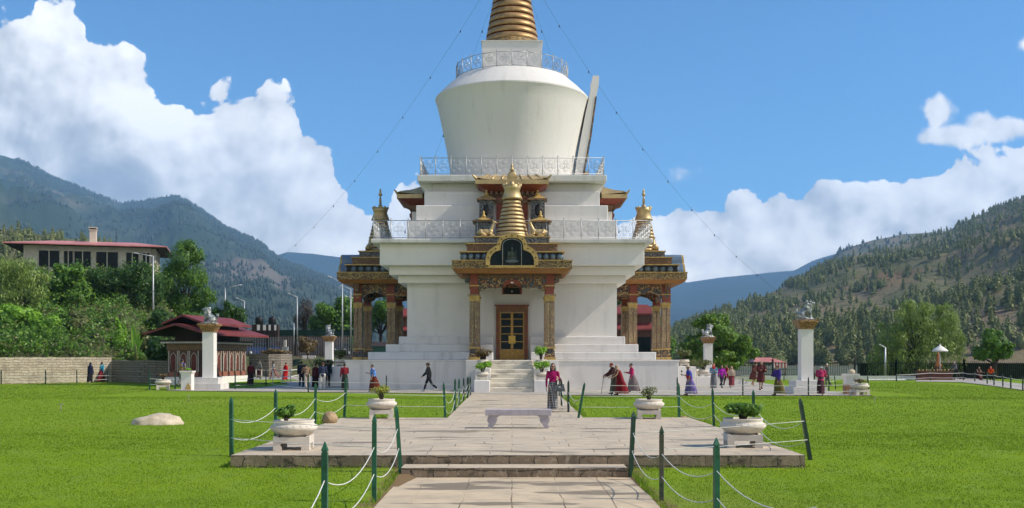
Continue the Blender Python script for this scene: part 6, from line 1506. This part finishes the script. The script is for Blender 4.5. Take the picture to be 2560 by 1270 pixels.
def person(label, u, feet, top, pn, rz, upper, uc, lower, lc, head, hc, shoe=(.02, .018, .018), z=0.004, vox=.0105, d=None, extra=None):
    p = G(u, feet, z) if d is None else Vector(((u - 1280) * d / F, d, z)); H = (feet - top) * p.y / F
    J = skeleton(pn); h0 = J['head'].z + .125; s = min(max(H / h0, .82), 1.10)
    bm_ = cached(('body', pn, vox), lambda: body_mesh(pn, vox)); o = link('person', bm_, None, p); o.rotation_euler = (0, 0, R(rz)); o.scale = (s, s, s); tag(o, label, 'person', 'pilgrims and visitors around the stupa')
    mm = lambda c: c if not isinstance(c, tuple) else cloth(c)
    if upper == 'jacket': put('jacket', cached(('j', pn), lambda: jacket_mesh(pn, .90 if pn == 'lady' else 1.0)), o, mm(uc))
    if upper == 'coat': put('coat', cached(('c', pn), lambda: jacket_mesh(pn, 1.12, .08)), o, mm(uc))
    if upper == 'shawl': put('shawl', cached(('s', pn), lambda: shawl_mesh(pn)), o, mm(uc))
    if upper == 'wrap': put('wrap', cached(('w', pn), lambda: shawl_mesh(pn, -.22)), o, mm(uc))
    if lower == 'trousers': put('trousers', cached(('t', pn), lambda: trouser_mesh(pn)), o, mm(lc))
    if lower == 'skirt': put('skirt', cached(('k', pn), lambda: skirt_mesh(pn, .10, .86 if pn == 'lady' else 1.0)), o, mm(lc))
    if lower == 'knee_robe': put('robe', cached(('g', pn), lambda: skirt_mesh(pn, .46, 1.08)), o, mm(lc))
    put('headwear' if head in ('cap', 'hat', 'hood', 'beanie') else 'hair', cached(('h', pn, head), lambda: head_mesh(pn, head)), o, mm(hc))
    key = ('e', pn)
    if key not in MC:
        e = eyes_mesh(pn).build('eyes', [M['eye'], M['lip']], o); MC[key] = e.data
    else: link('eyes', MC[key], o)
    put('shoes', cached(('f', pn), lambda: shoes_mesh(pn)), o, mm(shoe))
    return o, J, s
def held(name, label, cat, build_fn, o, mats): 
    b = MB(); build_fn(b); q = b.build(name, mats, None); q.location = o.location; q.rotation_euler = o.rotation_euler; q.scale = o.scale; return tag(q, label, cat)
K = M['hair']; GH = M['greyhair']; NAVY = (.018, .022, .05); BLACK = (.014, .014, .016); MAROON = (.13, .012, .018); DKMAR = (.065, .014, .016); PINK = (.42, .02, .11); GREY = (.14, .135, .13)
bluepat = patterned('blue_floral_cloth', (.02, .06, .30), (.05, .22, .55), 16, (.55, .62, .72)); purplepat = patterned('violet_cloth', (.12, .08, .28), (.20, .14, .38), 14, (.08, .05, .2))
person('person in a long dark navy hooded robe walking before the sunlit stone wall', 226, 957, 906, 'stand', 170, 'wrap', NAVY, 'skirt', BLACK, 'hood', NAVY)
person('person in a light blue jacket and maroon skirt before the sunlit stone wall', 254, 955, 905, 'walk', 165, 'jacket', (.06, .30, .45), 'skirt', MAROON, 'short', K, (.45, .2, .2))
person('person in a blue and ochre top behind the donation box', 455, 968, 895, 'stand', 160, 'jacket', patterned('ochre_vest', (.30, .18, .06), (.07, .09, .25), 6, (.25, .16, .08)), 'trousers', GREY, 'short', K)
person('person in a dark red top and long dark skirt left of the white pipe railing', 627, 967, 906, 'stand', 175, 'jacket', (.10, .012, .018), 'skirt', (.03, .018, .02), 'bun', K, (.6, .6, .6))
person('person in a grey top before the left end of the rubble wall', 648, 947, 900, 'stand', 150, 'jacket', (.20, .20, .19), 'trousers', DKMAR, 'short', K)
person('person in a checked shirt and short pinkish trousers before the rubble wall', 684, 948, 902, 'walk', -60, 'jacket', patterned('checked_shirt', (.30, .30, .32), (.05, .05, .07), 18, (.5, .48, .46)), 'trousers', (.32, .12, .11), 'long', K)
person('person in a bright red robe before the rubble wall', 714, 951, 906, 'clasp', 150, 'wrap', (.45, .015, .02), 'skirt', (.42, .014, .018), 'bun', K)
person('person in dark navy standing at the left of the crowd', 754, 968, 903, 'stand', 185, 'coat', (.016, .018, .035), 'trousers', BLACK, 'short', K)
person('person in a tan jacket leaning forward in the crowd', 767, 974, 910, 'bend', 200, 'jacket', (.20, .13, .085), 'trousers', (.35, .31, .27), 'short', K)
person('person in a dark maroon robe in the middle of the crowd', 789, 970, 908, 'stand', 170, 'wrap', (.05, .012, .014), 'skirt', (.02, .012, .014), 'short', K)
person('person in a navy jacket and white trousers in the crowd', 807, 975, 905, 'stand', 178, 'jacket', (.035, .045, .085), 'trousers', (.55, .53, .48), 'short', (.09, .045, .03), (.4, .38, .35))
person('person in dark clothes behind the navy jacket and white trousers', 819, 966, 902, 'stand', 180, 'coat', (.012, .02, .022), 'trousers', BLACK, 'short', K)
person('person in dark green with an arm raised at the corner of the plinth', 842, 962, 907, 'beads', 120, 'jacket', (.02, .035, .025), 'trousers', BLACK, 'short', K)
person('person in a maroon top with a pale scarf at the corner of the plinth', 862, 978, 908, 'beads', 200, 'jacket', (.17, .012, .02), 'skirt', (.025, .025, .022), 'short', (.05, .04, .04))
person('person in a blue floral shawl and brown skirt before the stupa plinth', 934, 979, 911, 'beads', -75, 'shawl', bluepat, 'skirt', (.11, .025, .015), 'short', K)
o, J, s = person('man in a black jacket and cap striding left before the plinth', 1072, 979, 907, 'walk', -90, 'coat', (.02, .02, .021), 'trousers', (.016, .017, .024), 'cap', (.016, .016, .018), (.62, .60, .57))
# the woman walking towards the viewer
lady, J, s = person('woman in a magenta jacket and black and white checked skirt walking down the upper path', 1382, 1029, 908, 'lady', 4, 'jacket', (.27, .008, .085), 'skirt', plaid('checked_kira', (.018, .018, .02), (.42, .40, .39), 17, .24), 'long', K, (.02, .018, .018), -.003, .0065)
def bag(b):
    e, w = J['arms'][1][1], J['arms'][1][2]; c = e.lerp(w, .55) + Vector((.02, -.02, -.30))
    b.fr((c.x, c.y), (.20, .075), (.155, .045), c.z - .13, c.z + .10, 0); b.box(c.x - .165, c.x + .165, c.y - .05, c.y + .05, c.z + .101, c.z + .115, 1)
    for yy in (-.05, .05): b.tube([(c.x - .10, c.y + yy, c.z + .10), (c.x - .08, c.y + yy, c.z + .24), (c.x, c.y + yy * .8, c.z + .325), (c.x + .08, c.y + yy, c.z + .24), (c.x + .10, c.y + yy, c.z + .10)], .011, 6, 1)
    b.box(c.x - .03, c.x + .03, c.y - .082, c.y - .062, c.z + .0, c.z + .05, 2)
held('handbag', 'grey leather handbag hanging from the forearm of the woman in magenta', 'handbag', bag, lady, [mat('grey_leather', (.085, .095, .10), .4, .2, 5, .2), M['iron'], M['pole']])
def specs(b):
    h = J['head']
    for sx in (-1, 1):
        b.tube([h + Vector((sx * .034 + .026 * math.cos(a), -.098, .013 + .02 * math.sin(a))) for a in [2 * math.pi * q / 12 for q in range(12)]], .0035, 4, 0, True, True); b.tube([h + Vector((sx * .06, -.096, .016)), h + Vector((sx * .08, 0, .016))], .003, 4)
    b.tube([h + Vector((-.01, -.10, .015)), h + Vector((.01, -.10, .015))], .003, 4)
held('spectacles', 'dark framed spectacles worn by the woman in magenta', 'spectacles', specs, lady, [M['iron']])
# right side of the stupa
o, J2, s2 = person('stooped person in dark maroon with a red hat leaning on a stick', 1538, 985, 908, 'stoop', -88, 'coat', (.055, .02, .02), 'skirt', (.075, .05, .04), 'beanie', (.20, .012, .022))
def stick(b): w = J2['arms'][0][2] + J2['arms'][0][3] * .07; b.tube([w + Vector((0, .0, .10)), Vector((w.x, w.y - .16, 0))], .014, 6)
held('walking_stick', 'black walking stick of the stooped person in the red hat', 'stick', stick, o, [M['iron']])
person('stooped person in a maroon robe with a cream scarf', 1551, 988, 912, 'stoop', -82, 'wrap', (.20, .012, .022), 'skirt', (.19, .010, .018), 'hood', (.52, .36, .28), (.03, .02, .02))
person('person in a pink jacket and grey skirt walking left', 1581, 981, 908, 'beads', -86, 'jacket', PINK, 'skirt', (.16, .125, .125), 'short', (.03, .03, .03), (.05, .04, .04))
o, J3, s3 = person('person in a straw hat, blue shawl and violet skirt spinning a prayer wheel', 1724, 988, 914, 'beads', -84, 'shawl', patterned('red_blue_shawl', (.03, .04, .33), (.03, .05, .36), 3.2, (.38, .015, .03)), 'skirt', purplepat, 'hat', (.45, .36, .26), (.22, .06, .05))
def pwheel(b): w = J3['arms'][0][2] + J3['arms'][0][3] * .08; b.tube([w + Vector((0, 0, -.07)), w + Vector((0, 0, .14))], .01, 6); b.lathe([(.03, .14), (.045, .15), (.045, .22), (.01, .25)], 12, tuple(w), 0)
held('prayer_wheel', 'small hand prayer wheel held by the person in the straw hat', 'prayer wheel', pwheel, o, [M['iron']])
person('person in a red head scarf, light blue top and grey skirt', 1784, 973, 909, 'clasp', -8, 'jacket', (.13, .24, .33), 'skirt', (.12, .125, .14), 'hood', (.42, .02, .02))
person('person in a magenta jacket and dark trousers beside the red head scarf', 1804, 970, 913, 'walk', 12, 'jacket', (.34, .02, .33), 'trousers', (.035, .035, .05), 'long', K)
person('person in a deep red robe walking behind the beige shawl', 1818, 963, 912, 'walk', -60, 'wrap', (.20, .008, .018), 'trousers', (.06, .03, .03), 'short', K)
person('person in a beige shawl and maroon skirt', 1829, 969, 916, 'walk', -12, 'shawl', (.42, .33, .25), 'skirt', (.16, .03, .04), 'hood', (.42, .32, .24))
person('person in a brown robe half behind the man in the maroon robe', 1884, 965, 908, 'bend', 20, 'coat', (.11, .04, .035), 'knee_robe', (.11, .04, .035), 'short', K, (.4, .33, .2))
person('man in a maroon knee robe with white cuffs facing the viewer', 1903, 975, 903, 'clasp', 2, 'coat', (.085, .022, .022), 'knee_robe', (.085, .022, .022), 'bald', (.30, .24, .20), (.012, .012, .012))
o, J4, s4 = person('person in a violet jacket and olive skirt walking with a pale cane', 1945, 988, 914, 'beads', -70, 'coat', (.06, .03, .22), 'skirt', (.12, .095, .035), 'short', (.06, .03, .03))
def cane(b): b.tube([(.26, .1, .78), (.36, .26, .0)], .016, 6)
held('cane', 'pale wooden cane of the person in the violet jacket', 'cane', cane, o, [mat('cane_wood', (.50, .36, .17), .6, .2, 5, .1)])
person('grey haired person in grey half hidden by the right lion pillar', 2034, 962, 909, 'bend', 190, 'jacket', (.11, .10, .095), 'trousers', (.08, .08, .085), 'short', GH)
person('person in a wide grey hat and pink jacket stooping beside the right lion pillar', 2052, 988, 917, 'bend', 160, 'coat', (.40, .035, .11), 'skirt', (.055, .02, .028), 'hat', (.30, .30, .28), (.4, .2, .16))
person('white haired person in a grey jacket right of the wide grey hat', 2068, 966, 909, 'stand', -80, 'jacket', (.15, .14, .135), 'trousers', (.10, .09, .09), 'short', (.6, .58, .55))
person('person in grey bending beside the offering table at the far right', 2391, 950, 904, 'stoop', -80, 'jacket', (.13, .135, .14), 'trousers', BLACK, 'short', GH)
person('person in dark red sitting on the ground left of the orange jacket', 2444, 952, 918, 'sit', 20, 'wrap', (.05, .022, .02), 'skirt', (.05, .012, .016), 'short', K, d=88)
person('person in a bright orange jacket and red scarf sitting at the far right', 2476, 950, 915, 'sit', -15, 'jacket', (.60, .09, .01), 'trousers', BLACK, 'hood', (.40, .02, .02), d=87)
# ================================================================ air
hz, t, bs, co, out = new_mat('air'); hz.node_tree.nodes.clear(); t = NT(hz.node_tree); out = t.n('ShaderNodeOutputMaterial'); pvn = t.n('ShaderNodeVolumePrincipled')
pvn.inputs['Color'].default_value = (.36, .64, 1.0, 1); pvn.inputs['Density'].default_value = 1.1e-4; pvn.inputs['Anisotropy'].default_value = 0.0; t.link(pvn.outputs[0], out.inputs['Volume'])
b = MB(); b.box(-6400, 6400, -100, 7450, -10.5, 1330); hzo = tag(b.build('haze', hz), 'pale blue air between the viewer and the far mountains', 'haze', kind='stuff')
